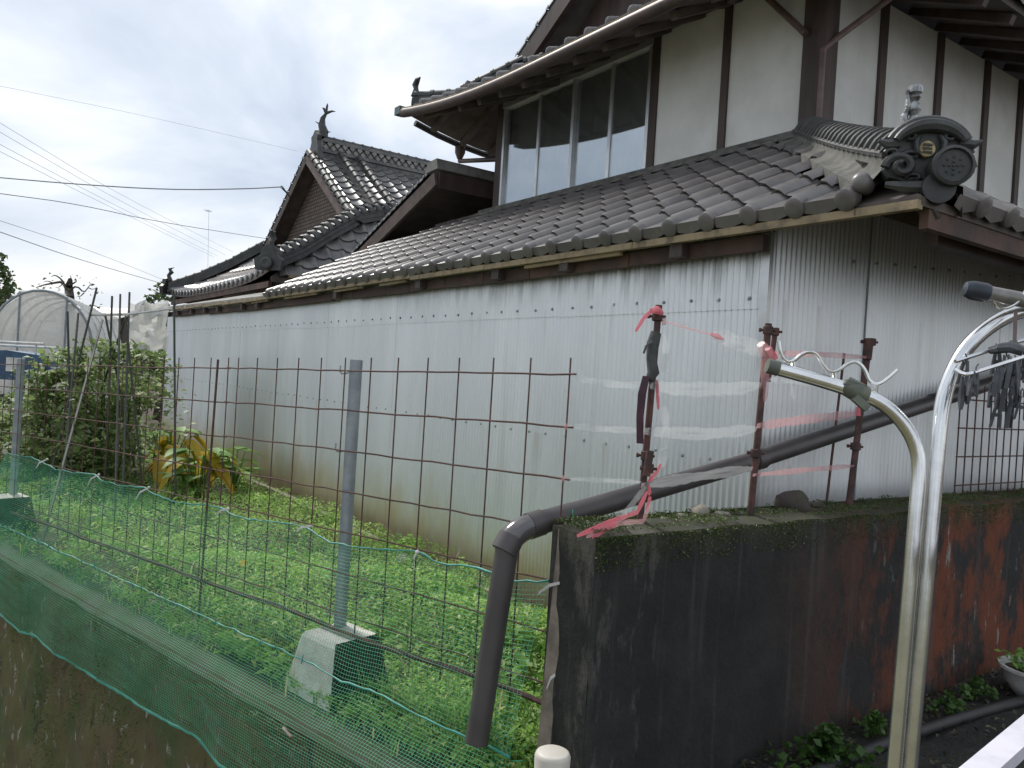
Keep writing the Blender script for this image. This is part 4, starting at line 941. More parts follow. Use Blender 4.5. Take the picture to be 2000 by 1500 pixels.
# bottom rail lying along the panels
pts = [FP(-0.02 + 4.85 * i / 30, fz(4.85 * i / 30, 0.272) + 0.004 * math.sin(i * 0.9) + rnd.uniform(-.003, .003), 0.028) for i in range(31)]
solo('bottom_rail', MB().tube(pts, 0.0085, 7), M_RUSTPIPE, 'brown rusty rail tied along the foot of the mesh fence', 'rail', smooth=True)
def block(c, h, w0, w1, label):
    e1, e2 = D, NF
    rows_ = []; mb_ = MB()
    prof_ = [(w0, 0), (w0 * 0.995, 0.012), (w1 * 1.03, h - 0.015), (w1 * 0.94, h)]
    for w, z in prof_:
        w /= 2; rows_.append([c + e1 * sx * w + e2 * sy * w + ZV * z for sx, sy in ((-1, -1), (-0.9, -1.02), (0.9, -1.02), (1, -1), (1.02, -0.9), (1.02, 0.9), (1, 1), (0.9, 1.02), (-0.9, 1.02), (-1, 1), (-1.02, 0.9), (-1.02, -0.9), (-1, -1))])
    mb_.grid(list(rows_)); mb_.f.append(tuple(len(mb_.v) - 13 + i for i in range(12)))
    o_ = solo('concrete_block', mb_, M_BLOCK, label, 'block', 'tapered concrete post blocks'); o_.data.materials.append(M_BLOCKSHADE)
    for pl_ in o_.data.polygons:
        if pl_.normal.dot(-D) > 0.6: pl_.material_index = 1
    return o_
def hookpart(parent, s_, z_, off):
    c = FP(s_, z_, off)
    part('wire_hook', MB().tube([c + D * 0.045 + ZV * 0.022 + NF * 0.02, c + D * 0.043 + NF * 0.022, c + D * 0.030 - ZV * 0.008 + NF * 0.022, c + D * 0.012 - ZV * 0.006 + NF * 0.02, c + NF * 0.012], 0.0035, 6), M_BOLT, parent, smooth=True)
ps1 = onf(691, 720, -0.03)[0]; ps2 = onf(33, 800, -0.03)[0]
for s_, lab, bl in ((ps1, 'grey galvanised post standing in the pale rust streaked block', 'pale tapered concrete block with a rust streak holding the grey post'), (ps2, 'grey galvanised post beside the bean vines', 'tapered concrete block under the post by the bean vines')):
    ztop = fz(s_, 1.262); o = -0.036
    t = thing('fence_post', FP(s_, 0.0, o), lab, 'post', 'galvanised fence posts')
    part('pipe', MB().lathe(FP(s_, 0.0, o), (ZV - D * 0.004), [(0.0243, 0.05), (0.0243, ztop), (0.0215, ztop), (0.0215, ztop - 0.05)], 16, caps=False), M_STEEL, t, smooth=True, angle=50)
    for z_ in (fz(s_, 1.215), fz(s_, 0.92), fz(s_, 0.30)): hookpart(t, s_ + 0.012, z_, o + 0.005)
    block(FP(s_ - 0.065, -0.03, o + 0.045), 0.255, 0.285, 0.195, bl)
# dark stake at the wall end
p0 = onf(1107, 1032, 0.01); p1 = onf(1066, 1460, 0.02)
e = MB(); a_, b_ = FP(p0[0] - 0.012, p0[1], 0.02), FP(p1[0] - 0.005, p1[1] - 0.1, 0.03)
solo('timber_stake', e.beam(a_, b_, 0.03, 0.045, up=D), M_PLANK, 'narrow weathered stake against the end of the dark wall', 'stake')

# ================================================================== green net hung along the fence
def poly_sz(pts, o): 
    q = sorted([onf(x, y, o) for x, y in pts]); return np.array([a[0] for a in q]), np.array([a[1] for a in q])
TOPN = poly_sz([(0, 882), (25, 888), (60, 893), (88, 905), (110, 918), (150, 924), (185, 926), (200, 938), (240, 950), (282, 951), (300, 965), (340, 980), (380, 985), (437, 992), (450, 1003), (480, 1014), (560, 1022), (600, 1030), (640, 1058), (690, 1068), (740, 1072), (812, 1078), (860, 1100), (950, 1112), (1000, 1135), (1040, 1138), (1096, 1133)], 0.022)
FOLD = poly_sz([(0, 1025), (60, 1052), (180, 1105), (310, 1165), (430, 1218), (490, 1245), (590, 1288), (668, 1330), (720, 1347), (760, 1362), (827, 1402), (902, 1437), (960, 1462), (1010, 1488)], 0.15)
BOTN = poly_sz([(0, 1195), (40, 1230), (70, 1240), (110, 1275), (200, 1328), (260, 1365), (300, 1390), (390, 1440), (430, 1492), (600, 1590), (800, 1700)], LEDGE_O + 0.05)
S0, S1 = 0.01, 4.55
def netp(s_, v):
    zt_ = np.interp(s_, *TOPN); zf = np.interp(s_, *FOLD); zb_ = np.interp(s_, *BOTN)
    w1 = 0.006 * noise.noise((s_ * 6, v * 4, 0)); w2 = 0.012 * noise.noise((s_ * 3, v * 5, 8))
    if v <= 1:
        t = v; sl_ = s_ - 0.05 * t * noise.noise((s_ * 1.3, 0, 7))
        return FP(sl_ , zt_ + (zf - zt_) * t + w1, 0.022 + (0.15 - 0.022) * t ** 1.4 + 0.03 * math.sin(math.pi * t) + w2 * t)
    if v <= 1.5:
        t = (v - 1) / 0.5; zc = max(0.03, 0.035)
        return FP(s_ + w2, zf + (zc - zf) * (t ** 0.7) + w1 * 0.6 , 0.15 + (LEDGE_O + 0.035 - 0.15) * t + w2 * 0.4)
    t = (v - 1.5) / 1.0; t = min(t, 1.0)
    return FP(s_ + w2, 0.03 + (zb_ - 0.03) * t, LEDGE_O + 0.035 + 0.022 * min(1, t * 3) + abs(w2) * 0.9)
us = np.linspace(S0, S1, 345)
vs_ = list(np.linspace(0, 1, 38)) + list(np.linspace(1, 1.5, 17))[1:] + list(np.linspace(1.5, 2.5, 30))[1:]
GR = np.array([[tuple(netp(s_, v)) for s_ in us] for v in vs_])             # rows x cols x 3
def strands(L, r):
    """L: list of Nx3 polylines -> triangular tubes as numpy mesh"""
    Vs, Fs, k_ = [], [], 0
    for p in L:
        t = np.gradient(p, axis=0); t /= np.linalg.norm(t, axis=1)[:, None] + 1e-9
        x = np.cross(t, np.array([0.31, 0.2, 0.93])); x /= np.linalg.norm(x, axis=1)[:, None] + 1e-9; y = np.cross(t, x)
        n = len(p); ring = np.stack([p + r * (x * math.cos(q) + y * math.sin(q)) for q in (0, 2.094, 4.189)], 1).reshape(-1, 3)
        i = np.arange(n - 1)[:, None] * 3
        f = np.concatenate([np.stack([i + j, i + (j + 1) % 3, i + 3 + (j + 1) % 3, i + 3 + j], 2).reshape(-1, 4) for j in range(3)])
        Vs.append(ring); Fs.append(f + k_); k_ += 3 * n
    return np.concatenate(Vs), np.concatenate(Fs)
net = thing('garden_net', FP(2.3, -0.35, 0.2), 'long green plastic net hung on the fence and draped down the bank', 'net')
L = [GR[i, ::2] for i in range(GR.shape[0])] + [GR[::1, j] for j in range(GR.shape[1])]
V, F = strands(L, 0.00055)
og = ORG[net]; o = bpy.data.objects.new('mesh_strands', npmesh('mesh_strands', V, F, M_NET, og)); link(o, net); ORG[o] = og; tag(o, kind='stuff')
for nm, row, r in (('top_cord', 0, 0.0032), ('fold_cord', 37, 0.0030), ('bottom_hem', -1, 0.0048)):
    pts = [Vector(p) + Vector((0, 0, rnd.uniform(-.003, .003))) for p in GR[row, ::3]]
    part(nm, MB().tube(pts, [r * rnd.uniform(0.7, 1.5) for _ in pts], 5), M_HEM, net, smooth=True)
# tufts where the net catches on the ledge
mb = MB()
for i in range(24):
    s_ = 1.0 + i * 0.15 + rnd.uniform(-.05, .05); c = netp(s_, 1.02)
    for q in range(3): mb.tube([c, c + Vector((rnd.uniform(-.015, .015), rnd.uniform(-.01, .01), rnd.uniform(.01, .035)))], [0.0022, 0.0006], 4)
part('frayed_tufts', mb, M_HEM, net, kind='stuff')
mb = MB()
for i in range(16):
    c = ground(985 + rnd.uniform(-35, 35), 1462 + rnd.uniform(-25, 25), 0.06)
    mb.tube([c + Vector((rnd.uniform(-.06, .06), rnd.uniform(-.05, .05), rnd.uniform(-.02, .03))), c, c + Vector((rnd.uniform(-.06, .06), rnd.uniform(-.05, .05), rnd.uniform(0, .05)))], 0.0018, 4)
part('bunched_strands', mb, M_NET, net, kind='stuff')
# white ties on the top cord
for (x, y, dx, dy) in ((15, 866, -6, 14), (92, 897, -20, 18), (193, 927, -20, 22), (291, 952, -24, 24), (446, 994, -20, 12), (606, 1028, -24, 10), (1104, 1136, -50, 22), (1092, 1312, -22, 32), (815, 1078, -2, 34)):
    s_, z_ = onf(x, y, 0.03); s2, z2 = onf(x + dx, y + dy, 0.045)
    p, q = FP(s_, z_, 0.03), FP(s2, z2, 0.05); md = (p + q) / 2 + NF * 0.012 + ZV * 0.008
    t = thing('tie_strip', p, 'white plastic tie knotted on the edge of the green net', 'tie', 'white ties on the green net')
    part('knot', stone(p, 0.0075, 0.9, x), M_WHITE, t, smooth=True)
    part('tail', MB().ribbon([p, md, q], [0.007, 0.009, 0.007], ZV + D * 0.3, 0.002), M_WHITE, t)
# clear film caught under the net cord near the post
s_, z_ = onf(800, 1088, 0.03)
solo('plastic_scrap', MB().ribbon([FP(s_ + 0.07, z_ - 0.02, 0.03), FP(s_ + 0.03, z_ - 0.005, 0.04), FP(s_, z_, 0.035)], [0.012, 0.035, 0.012], ZV, 0.001), M_FILM, 'scrap of clear film caught on the green net beside the post', 'film scrap')

# stones and chips on the ledge under the net
for i, (x, y, r, lab) in enumerate(((797, 1428, 0.027, 'pale pointed stone under the green net near the pipe mouth'), (866, 1444, 0.018, None), (900, 1478, 0.03, None), (835, 1470, 0.017, None), (742, 1378, 0.016, None), (525, 1308, 0.014, None), (300, 1180, 0.016, None), (130, 1090, 0.018, None), (575, 1265, 0.014, None))):
    p = ground(x, y, 0.02)
    solo('stone', stone(p + ZV * 0.004, r, 0.75, i * 5.3), M_STONE, lab or 'small grey stone on the ledge beneath the green net', 'stone', None if lab else 'stones on the ledge', smooth=True, angle=50)
def fstick(x0, y0, x1, y1, o, r, mat, label, cat, group=None):
    s0_, z0_ = onf(x0, y0, o); s1_, z1_ = onf(x1, y1, o)
    return solo('stick', MB().tube([FP(s0_, z0_, o), FP((s0_ + s1_) / 2, (z0_ + z1_) / 2 + 0.004, o + .004), FP(s1_, z1_, o)], r, 6), mat, label, cat, group, smooth=True)
fstick(553, 1422, 569, 1440, LEDGE_O + 0.06, 0.005, M_PLANK, 'short broken stick lying on the mossy bank under the net', 'stick')
pA = ground(383, 1115, 0.2); pB = ground(402, 1195, 0.03)
solo('dry_stalk', MB().tube([pA, (pA + pB) / 2 + Vector((0.01, 0, 0.01)), pB], [0.003, 0.004, 0.004], 5), M_BATTEN, 'pale dry stalk leaning among the low weeds', 'stalk', smooth=True)

# ================================================================== rusty poles on the wall
def pole(name_lab, segs, clamps):
    base = segs[0][1]
    t = thing('rusty_pole', base, name_lab, 'pole', 'rusty poles on the wall')
    for top, bot, r in segs:
        part('pipe', MB().tube([bot, (top + bot) / 2, top], r, 10), M_RUSTPIPE, t, smooth=True, angle=60)
    for c, ax, r in clamps:
        cl = part('clamp', MB().lathe(c, ax, [(r * 1.15, -0.014), (r * 1.5, -0.012), (r * 1.5, 0.012), (r * 1.15, 0.014)], 10), M_RUSTPIPE, t, smooth=True, angle=40)
        sd_ = OR
        part('bolt', MB().tube([c - sd_ * (r + 0.014), c + sd_ * (r + 0.014)], 0.0045, 6).lathe(c - sd_ * (r + 0.018), sd_, [(0.007, 0), (0.007, 0.008)], 6), M_RUSTPIPE, cl, smooth=True, angle=40)
    return t
PA = -0.29
def wp(x, y, a=PA): return ona(x, y, a)
def wbase(x, y):
    p = wp(x, y); return Vector((p.x, p.y, min(p.z, WZT - 0.02)))
j1 = wp(1262, 890)
pole('rusty pole wrapped in grey cloth at the mossy end of the dark wall', [(wp(1287, 596), wbase(1248, 1040), 0.0105), (wp(1270, 880, PA - .02), wp(1262, 930, PA - .02), 0.012)], [(wp(1284, 618), ZV, 0.011), (j1, ZV, 0.011), (wp(1268, 915, PA - .02), ZV, 0.009)])
pole('pair of rusty poles in front of the iron shed corner', [(wp(1501, 632), wbase(1463, 1030), 0.0115), (wp(1515, 642, PA + .025), wp(1500, 745, PA + .025), 0.009)], [(wp(1500, 645), ZV, 0.011), (wp(1514, 648, PA + .025), ZV, 0.009), (wp(1477, 885), ZV, 0.012)])
pole('rusty pole topped by a bolted collar, past the shed corner', [(wp(1698, 662), wbase(1655, 1010), 0.012), (wp(1698, 662, PA - .004), wp(1693, 702, PA - .004), 0.0165)], [(wp(1699, 668), ZV, 0.0145), (wp(1671, 872), ZV, 0.0125)])
p = wp(1649, 700, -0.12)
solo('thin_stake', MB().tube([wp(1649, 690, -0.12), wp(1612, 1000, -0.12)], 0.005, 6), M_RUST, 'thin dark stake between the wall and the iron shed', 'stake', smooth=True)
# cloth strips on the first pole
c_ = [wp(x, y, PA - 0.012) for x, y in ((1281, 650), (1275, 672), (1272, 700), (1276, 728), (1268, 742))]
solo('cloth_wrap', MB().tube(c_, [0.016, 0.019, 0.015, 0.018, 0.012], 9), M_CLOTH, 'dark grey cloth wound round the pole', 'cloth strip', smooth=True)
solo('cloth_end', MB().tube([wp(1273, 668, PA - 0.025), wp(1262, 676, PA - .03), wp(1257, 690, PA - .03)], [0.005, 0.004, 0.003], 6), M_CLOTH, 'loose grey cloth end curling off the wrapped pole', 'cloth strip', smooth=True)
solo('cloth_strip', MB().ribbon([wp(1262, 735, PA - .015), wp(1254, 770, PA - .02), wp(1250, 815, PA - .022), wp(1250, 866, PA - .02)], [0.020, 0.024, 0.021, 0.020], OR, 0.006), M_MAROON, 'maroon cloth strip hanging beside the wrapped pole', 'cloth strip')

# ================================================================== plastic tapes between fence and poles
def tape(pix, w, mat, label, cat='tape', group=None, a=PA - 0.012, tw=0.0, sag=0.0, name='plastic_tape', n=14, da=None):
    """tape through pixel points that lie in the pole plane"""
    P = [wp(x, y, (a + (da[i] if da else 0))) for i, (x, y) in enumerate(pix)]
    return tape3(P, w, mat, label, cat, group, tw, sag, name, n)
def tape3(P, w, mat, label, cat='tape', group=None, tw=0.0, sag=0.0, name='plastic_tape', n=14):
    out, sides, ws = [], [], []
    m_ = len(P) - 1
    for i in range(n * m_ + 1):
        k_ = min(i // n, m_ - 1); t = i / n - k_
        p = P[k_].lerp(P[k_ + 1], t) - ZV * sag * math.sin(math.pi * t)
        out.append(p + OF * 0.004 * noise.noise((i * 0.4, len(label), 0)))
        d_ = (P[k_ + 1] - P[k_]).normalized(); u = ZV - d_ * ZV.dot(d_); u.normalize() if u.length > .2 else None
        if u.length < .2: u = OR
        v = d_.cross(u); an = tw * math.sin(i * 0.5 + len(label)) + 0.25
        sides.append(u * math.cos(an) + v * math.sin(an)); e_ = min(i, n * m_ - i) / n
        ws.append(w * (0.45 + 0.55 * min(1, e_ * 3)) * (1 + 0.25 * noise.noise((i * 0.7, w * 99, 2))))
    mb_ = MB(); cols = 8; rows_ = []
    for i, p in enumerate(out):
        d_ = (out[min(i + 1, len(out) - 1)] - out[max(i - 1, 0)]).normalized(); nn_ = d_.cross(sides[i]).normalized()
        rows_.append([p + sides[i] * ws[i] * (j / (cols - 1) - 0.5) + nn_ * ws[i] * 0.10 * noise.noise((j * 0.9, i * 0.22, len(label))) for j in range(cols)])
    mb_.grid(rows_); mb_.grid([[q + OF * 0.0012 for q in r] for r in reversed(rows_)])
    return solo(name, mb_, mat, label, cat, group, smooth=True, angle=25)
fe = lambda x, y: FP(*onf(x, y, 0.01), 0.01)
L0 = wp(1268, 752); 
tape3([fe(1117, 733), wp(1180, 748, PA - .0), L0], 0.022, M_FILM, 'clear tape from the top wire of the fence to the wrapped pole', tw=.5, sag=.004)
tape([(1270, 752), (1380, 760), (1485, 752)], 0.045, M_FILM, 'broad clear tape between the wrapped pole and the paired poles', tw=.25, sag=.005)
tape([(1500, 740), (1560, 745), (1610, 752)], 0.022, M_FILM, 'torn clear tape trailing right from the paired poles', tw=.4)
tape3([fe(1108, 833), wp(1180, 838), wp(1258, 842)], 0.020, M_FILM, 'clear tape from the second fence wire to the wrapped pole', tw=.4)
tape([(1258, 842), (1380, 848), (1478, 838)], 0.040, M_FILM, 'wide clear tape at mid height between wrapped and paired poles', tw=.25)
tape([(1478, 832), (1580, 818), (1673, 808)], 0.034, M_PINKPALE, 'pale pink tape at mid height from paired poles to the collared pole', tw=.25)
tape3([fe(1100, 935), wp(1180, 938), wp(1252, 942)], 0.014, M_FILM, 'clear tape from the third fence wire to the wrapped pole', tw=.4)
tape([(1252, 948), (1370, 930), (1470, 915)], 0.034, M_FILM, 'clear tape crossing the dark drain pipe between two poles', tw=.2)
tape([(1470, 928), (1570, 918), (1668, 910)], 0.020, M_PINKPALE, 'low pink tape from the paired poles to the collared pole', tw=.4)
tape([(1505, 690), (1600, 692), (1692, 698)], 0.020, M_PINKPALE, 'upper pink tape from the paired poles to the collared pole', tw=.3)
solo('twine', MB().tube([wp(1291, 626), wp(1340, 640), wp(1396, 656)], 0.003, 6), M_PINKPALE, 'thin twine from the wrapped pole to the crumpled film', 'twine', smooth=True)
tape([(1392, 654), (1440, 668), (1494, 688)], 0.06, M_FILM, 'crumpled clear film knotted to the paired poles', tw=.8)
solo('tape_knot', MB().tube([wp(1390, 653), wp(1400, 657), wp(1412, 662)], [0.005, 0.010, 0.004], 7), M_PINK, 'red knot at the start of the crumpled film', 'tape', smooth=True)
def knot(pts, r, label, mat=M_PINK): solo('tape_knot', MB().tube([wp(x, y, PA - .016) for x, y in pts], r, 8), mat, label, 'tape', smooth=True)
knot([(1272, 607), (1283, 605), (1292, 612)], [0.008, 0.012, 0.008], 'bright pink tape knotted round the top of the wrapped pole')
knot([(1296, 620), (1297, 635)], [0.008, 0.006], 'faded tape below the top clamp of the wrapped pole', M_PINKPALE)
tape([(1272, 607), (1257, 622), (1241, 648)], 0.012, M_PINK, 'loose pink tape end fluttering at the top of the wrapped pole', n=5)
knot([(1486, 672), (1497, 690), (1508, 705)], [0.014, 0.024, 0.013], 'bulky pink tape knot around the paired poles', M_PINKPALE)
knot([(1500, 680), (1512, 700)], [0.012, 0.014], 'red fold in the bulky tape knot on the paired poles')
tape([(1492, 702), (1494, 740), (1492, 785)], 0.026, M_PINKPALE, 'pale pink tape end hanging from the paired poles', n=6)
tape([(1545, 745), (1550, 782)], 0.014, M_FILM, 'short film tail dangling from the torn clear tape', n=5)
knot([(1676, 795), (1676, 812)], [0.008, 0.010], 'pink tape wound on the collared pole')
tape([(1283, 742), (1284, 770), (1286, 800)], 0.010, M_PINK, 'narrow pink tape hanging along the wrapped pole', n=5)
tape([(1296, 795), (1302, 840), (1298, 880), (1285, 920)], 0.030, M_FILM, 'long clear film hanging down behind the wrapped pole', n=6, tw=.5)
tape([(1294, 650), (1302, 690), (1296, 728)], 0.026, M_FILM, 'clear film hanging from the cloth wound pole top', n=6, tw=.4)
tape([(1291, 906), (1280, 925), (1266, 942)], 0.013, M_PINK, 'bright pink tape end at the foot of the wrapped pole', n=6)
tape([(1262, 950), (1235, 985), (1203, 1022)], 0.018, M_FILM, 'grey tape end slanting over the drain pipe', n=6, a=PA - 0.07)
tape([(1264, 960), (1245, 1000), (1190, 1020), (1127, 1047)], 0.014, M_PINK, 'long pink tape tail lying over the wall corner', n=6, a=PA - 0.07)
tape([(1270, 985), (1256, 1018), (1210, 1021), (1145, 1049)], 0.014, M_PINKPALE, 'faded pink tape tail curling onto the wall corner', n=6, a=PA - 0.075)
tape([(1205, 1022), (1180, 1036), (1156, 1050)], 0.013, M_PINK, 'short pink tape tail on the wall corner', n=6, a=PA - 0.08)
tape([(1266, 945), (1270, 970), (1262, 1000)], 0.012, M_PINK, 'pink tape binding the pole to the drain pipe', n=5)
for y in (833, 935):
    solo('tape_knot', MB().tube([fe(1106 - (y - 833) * .05, y - 6), fe(1105 - (y - 833) * .05, y + 6)], 0.005, 6), M_PINKPALE, 'pink tape knot on the %s wire of the fence end' % ('second' if y == 833 else 'third'), 'tape', smooth=True)

# ================================================================== dark drain pipe
dp = thing('drain_pipe', wp(1000, 1100, -0.12), 'dark grey drain pipe bending over the wall and down to the bank', 'pipe')
DA = -0.14
rP = 0.033
q1, q2, q3 = wp(2060, 708, DA), wp(1480, 897, DA), wp(1045, 1024, DA)
el = wp(1010, 1034, DA - 0.0); dn0 = wp(992, 1062, DA); dn1 = onb(931, 1452, abz(dn0)[1]) if False else None
Zd = (dn0 - C0).dot(_fw); dn1 = atz(931, 1450, Zd - 0.02)
part('sloping_run', MB().tube([S(-0.16, abz(q1)[1] + 0.55, 1.74), q1 + (q1 - q2).normalized() * 0.28, q1, q2, q3 + (q2 - q3).normalized() * 0.12], rP, 18), M_PVC, dp, smooth=True, angle=60)
part('sloping_run', MB().tube([q3 + (q2 - q3).normalized() * 0.14, q3], rP + 0.0015, 18), M_PVC, dp, smooth=True, angle=60)
ee = []
v1, v2 = (el - q3).normalized(), (dn0 - el).normalized()
for i in range(9):
    t = i / 8; ee.append(q3 * (1 - t) ** 2 + (el + v1 * 0.012) * 2 * t * (1 - t) + dn0 * t * t)
part('elbow', MB().tube(ee, rP + 0.0035, 18), M_PVC_ELBOW, dp, smooth=True, angle=60)
for p_, d_ in ((ee[0], (ee[1] - ee[0]).normalized()), (ee[-1], (ee[-1] - ee[-2]).normalized()), (q2, (q2 - q3).normalized()), ((q1 + q2) / 2, (q2 - q3).normalized())):
    part('socket', MB().lathe(p_, d_, [(rP + 0.001, -0.026), (rP + 0.0055, -0.024), (rP + 0.006, 0.024), (rP + 0.001, 0.026)], 18), M_PVC, dp, smooth=True, angle=40)
part('downpipe', MB().tube([dn0, (dn0 + dn1) / 2, dn1], rP + 0.0005, 18, caps=False).tube([dn1, dn0], rP - 0.004, 18, caps=False), M_PVC, dp, smooth=True, angle=60)
pp = wp(1118, 1003, DA - 0.035)
solo('green_string', MB().tube([pp + ZV * 0.012, pp, pp - ZV * 0.014 + OR * 0.004, pp - ZV * 0.02 - OR * 0.004], 0.0016, 5), M_NET, 'bit of green string tied on the dark drain pipe', 'string', smooth=True)
# capped cream pipe in front of the wall end
pc = atz(1080, 1468, 1.86)
t = thing('capped_pipe', Vector((pc.x, pc.y, -0.1)), 'cream capped plastic pipe standing before the dark wall end', 'pipe')
part('pipe', MB().tube([Vector((pc.x, pc.y, -0.3)), pc - ZV * 0.02], 0.038, 20), M_CREAM, t, smooth=True, angle=50)
part('cap', MB().lathe(pc, ZV, [(0.041, -0.06), (0.0425, -0.01), (0.039, -0.002), (0.034, 0.001), (0.005, 0.002)], 24), M_CREAM, t, smooth=True, angle=40)

# ================================================================== aluminium clothes stand
ZS = 1.40
def zp(x, y, Z=ZS): return atz(x, y, Z)
st = thing('clothes_stand', zp(1690, 2040), 'aluminium clothes drying stand with two curved arms', 'stand')
def arc_pts(pix, Z0, Z1):
    n = len(pix); return [atz(x, y, Z0 + (Z1 - Z0) * i / (n - 1)) for i, (x, y) in enumerate(pix)]
def smoothp(P, k_=3):
    for _ in range(k_):
        Q = [P[0]]
        for i in range(len(P) - 1): Q += [P[i] * 0.75 + P[i + 1] * 0.25, P[i] * 0.25 + P[i + 1] * 0.75]
        P = Q + [P[-1]]
    return P
left = arc_pts([(1512, 718), (1600, 742), (1672, 765), (1722, 785), (1768, 828), (1793, 880), (1795, 930), (1789, 1000), (1772, 1200), (1747, 1500), (1700, 2060)], 1.42, 1.40)
right = arc_pts([(2060, 600), (1990, 606), (1935, 634), (1885, 680), (1853, 740), (1838, 800), (1829, 900), (1808, 1150), (1776, 1500), (1728, 2060)], 1.44, 1.40)
rT = 0.0125
part('arm_tube', MB().tube(smoothp(left, 2), rT, 14), M_ALU, st, smooth=True)
part('arm_tube', MB().tube(smoothp(right, 2), rT * 1.08, 14), M_ALU, st, smooth=True)
part('end_cap', MB().tube([atz(1498, 714, 1.42), atz(1520, 720, 1.42)], [0.0135, 0.0137], 14), M_GPLASTIC, st, smooth=True, angle=50)
wv = [atz(x, y, 1.415) for x, y in ((1521, 666), (1524, 690), (1534, 706), (1550, 706), (1565, 692), (1580, 686), (1596, 692), (1607, 714), (1620, 728), (1638, 724), (1658, 708), (1675, 706), (1690, 722), (1697, 744), (1712, 752), (1730, 742), (1752, 722))]
part('wire_hook', MB().tube(smoothp(wv, 2), 0.0032, 8), M_ALU, st, smooth=True)
for (x0, y0, x1, y1) in ((1548, 706, 1552, 728), (1628, 728, 1632, 750), (1712, 752, 1708, 778)):
    part('hook_weld', MB().tube([atz(x0, y0, 1.415), atz(x1, y1, 1.418)], 0.0035, 6), M_ALU, st, smooth=True)
ck = part('clamp', MB().tube([atz(1650, 752, 1.418), atz(1672, 764, 1.412), atz(1690, 772, 1.414)], [0.0175, 0.0185, 0.0165], 12), M_GPLASTIC, st, smooth=True, angle=40)
part('clamp_lever', MB().beam(atz(1668, 775, 1.40), atz(1694, 798, 1.40), 0.012, 0.014), M_GPLASTIC, ck)
part('clamp_jaw', MB().beam(atz(1652, 745, 1.405), atz(1690, 757, 1.405), 0.012, 0.008), M_GPLASTIC, ck)
part('foot', MB().box(atz(1714, 2060, 1.40) - ZV * 0.02, Vector((0.16, 0, 0)), Vector((0, 0.16, 0)), ZV * 0.03), M_MORTAR, st)
part('tube_joint', MB().tube([atz(1742, 1560, 1.40), atz(1770, 1560, 1.40)], 0.008, 8), M_GPLASTIC, st, smooth=True)
# laundry pole lying in the right arm
lpole = thing('laundry_pole', atz(2000, 590, 1.40), 'metal laundry pole with a dark blue end cap', 'pole')
pd = (atz(2030, 592, 1.405) - atz(1905, 568, 1.42)).normalized(); lp0 = atz(1905, 568, 1.42)
part('tube', MB().tube([lp0, lp0 + pd * 1.6], 0.0135, 14), simple('worn_steel_tube', (0.30, 0.29, 0.27), (0.20, 0.19, 0.18), 20, 0.4, 0.5), lpole, smooth=True, angle=50)
part('end_cap', MB().lathe(lp0 + pd * 0.022, -pd, [(0.0155, 0), (0.017, 0.004), (0.017, 0.028), (0.013, 0.04), (0.004, 0.043)], 14), M_NAVY, lpole, smooth=True, angle=50)
part('hook_ring', MB().tube(smoothp([atz(x, y, 1.40) for x, y in ((1941, 588), (1948, 600), (1962, 604), (1978, 598), (1990, 590), (2000, 572), (2006, 560))], 2), 0.0022, 6), M_ALU, lpole, smooth=True)
# peg hanger
hg = thing('peg_hanger', atz(1980, 690, 1.36), 'folding peg hanger with black pegs on a shiny rod frame', 'hanger')
part('strap', MB().beam(atz(1984, 608, 1.40), atz(1981, 678, 1.37), 0.006, 0.003), M_DOWN, hg)
part('strap_hook', MB().lathe(atz(1979, 672, 1.37), ZV, [(0.006, -0.01), (0.011, -0.012), (0.006, 0.006)], 8), M_GPLASTIC, hg, smooth=True, angle=40)
part('frame_rod', MB().tube([atz(1866, 706, 1.38), atz(1934, 684, 1.40), atz(2040, 652, 1.43)], 0.0036, 8), M_ALU, hg, smooth=True)
part('frame_rod', MB().tube(smoothp([atz(1868, 722, 1.37), atz(1884, 732, 1.34), atz(1900, 729, 1.335), atz(1985, 702, 1.33), atz(2080, 672, 1.32)], 1), 0.0036, 8), M_ALU, hg, smooth=True)
part('cross_bar', MB().tube([atz(1936, 684, 1.40), atz(1955, 680, 1.37), atz(1975, 678, 1.36), atz(2010, 690, 1.34)], [0.007, 0.009, 0.010, 0.008], 8), M_PEG, hg, smooth=True)
ME_PEG = MB()
for s_ in (-1, 1):
    ME_PEG.prism([Vector((0.002 * s_, -0.0045, 0)), Vector((0.004 * s_, -0.0045, -0.02)), Vector((0.007 * s_, -0.0045, -0.045)), Vector((0.011 * s_, -0.0045, -0.047)), Vector((0.009 * s_, -0.0045, -0.02)), Vector((0.005 * s_, -0.0045, 0.004))], Vector((0, 0.009, 0)))
ME_PEG.tube([Vector((0, 0, 0)), Vector((0, 0, 0.012)), Vector((0.004, 0, 0.018))], 0.0016, 5); ME_PEG.lathe(Vector((0, -0.006, -0.02)), Vector((0, 1, 0)), [(0.004, 0), (0.004, 0.012)], 8)
ME_PEG = ME_PEG.mesh('peg'); ME_PEG.materials.append(M_PEG)
for i, (x, y, Z) in enumerate(((1886, 702, 1.385), (1905, 722, 1.335), (1948, 682, 1.40), (1946, 722, 1.333), (1958, 716, 1.332), (1966, 690, 1.37), (1972, 708, 1.33), (1984, 705, 1.33), (1996, 696, 1.34), (1962, 752, 1.35), (1985, 745, 1.36), (1940, 745, 1.37), (1975, 785, 1.35), (1998, 770, 1.35), (1950, 785, 1.36))):
    an = rnd.uniform(0, 3.1); x_ = Vector((math.cos(an), math.sin(an), 0)); y_ = Vector((-math.sin(an), math.cos(an), 0))
    shared('peg', ME_PEG, frame(atz(x, y + 6, Z), x_ * 0.8, y_ * 0.8, (ZV + Vector((rnd.uniform(-.2, .2), rnd.uniform(-.2, .2), 0))).normalized() * 0.85), hg)
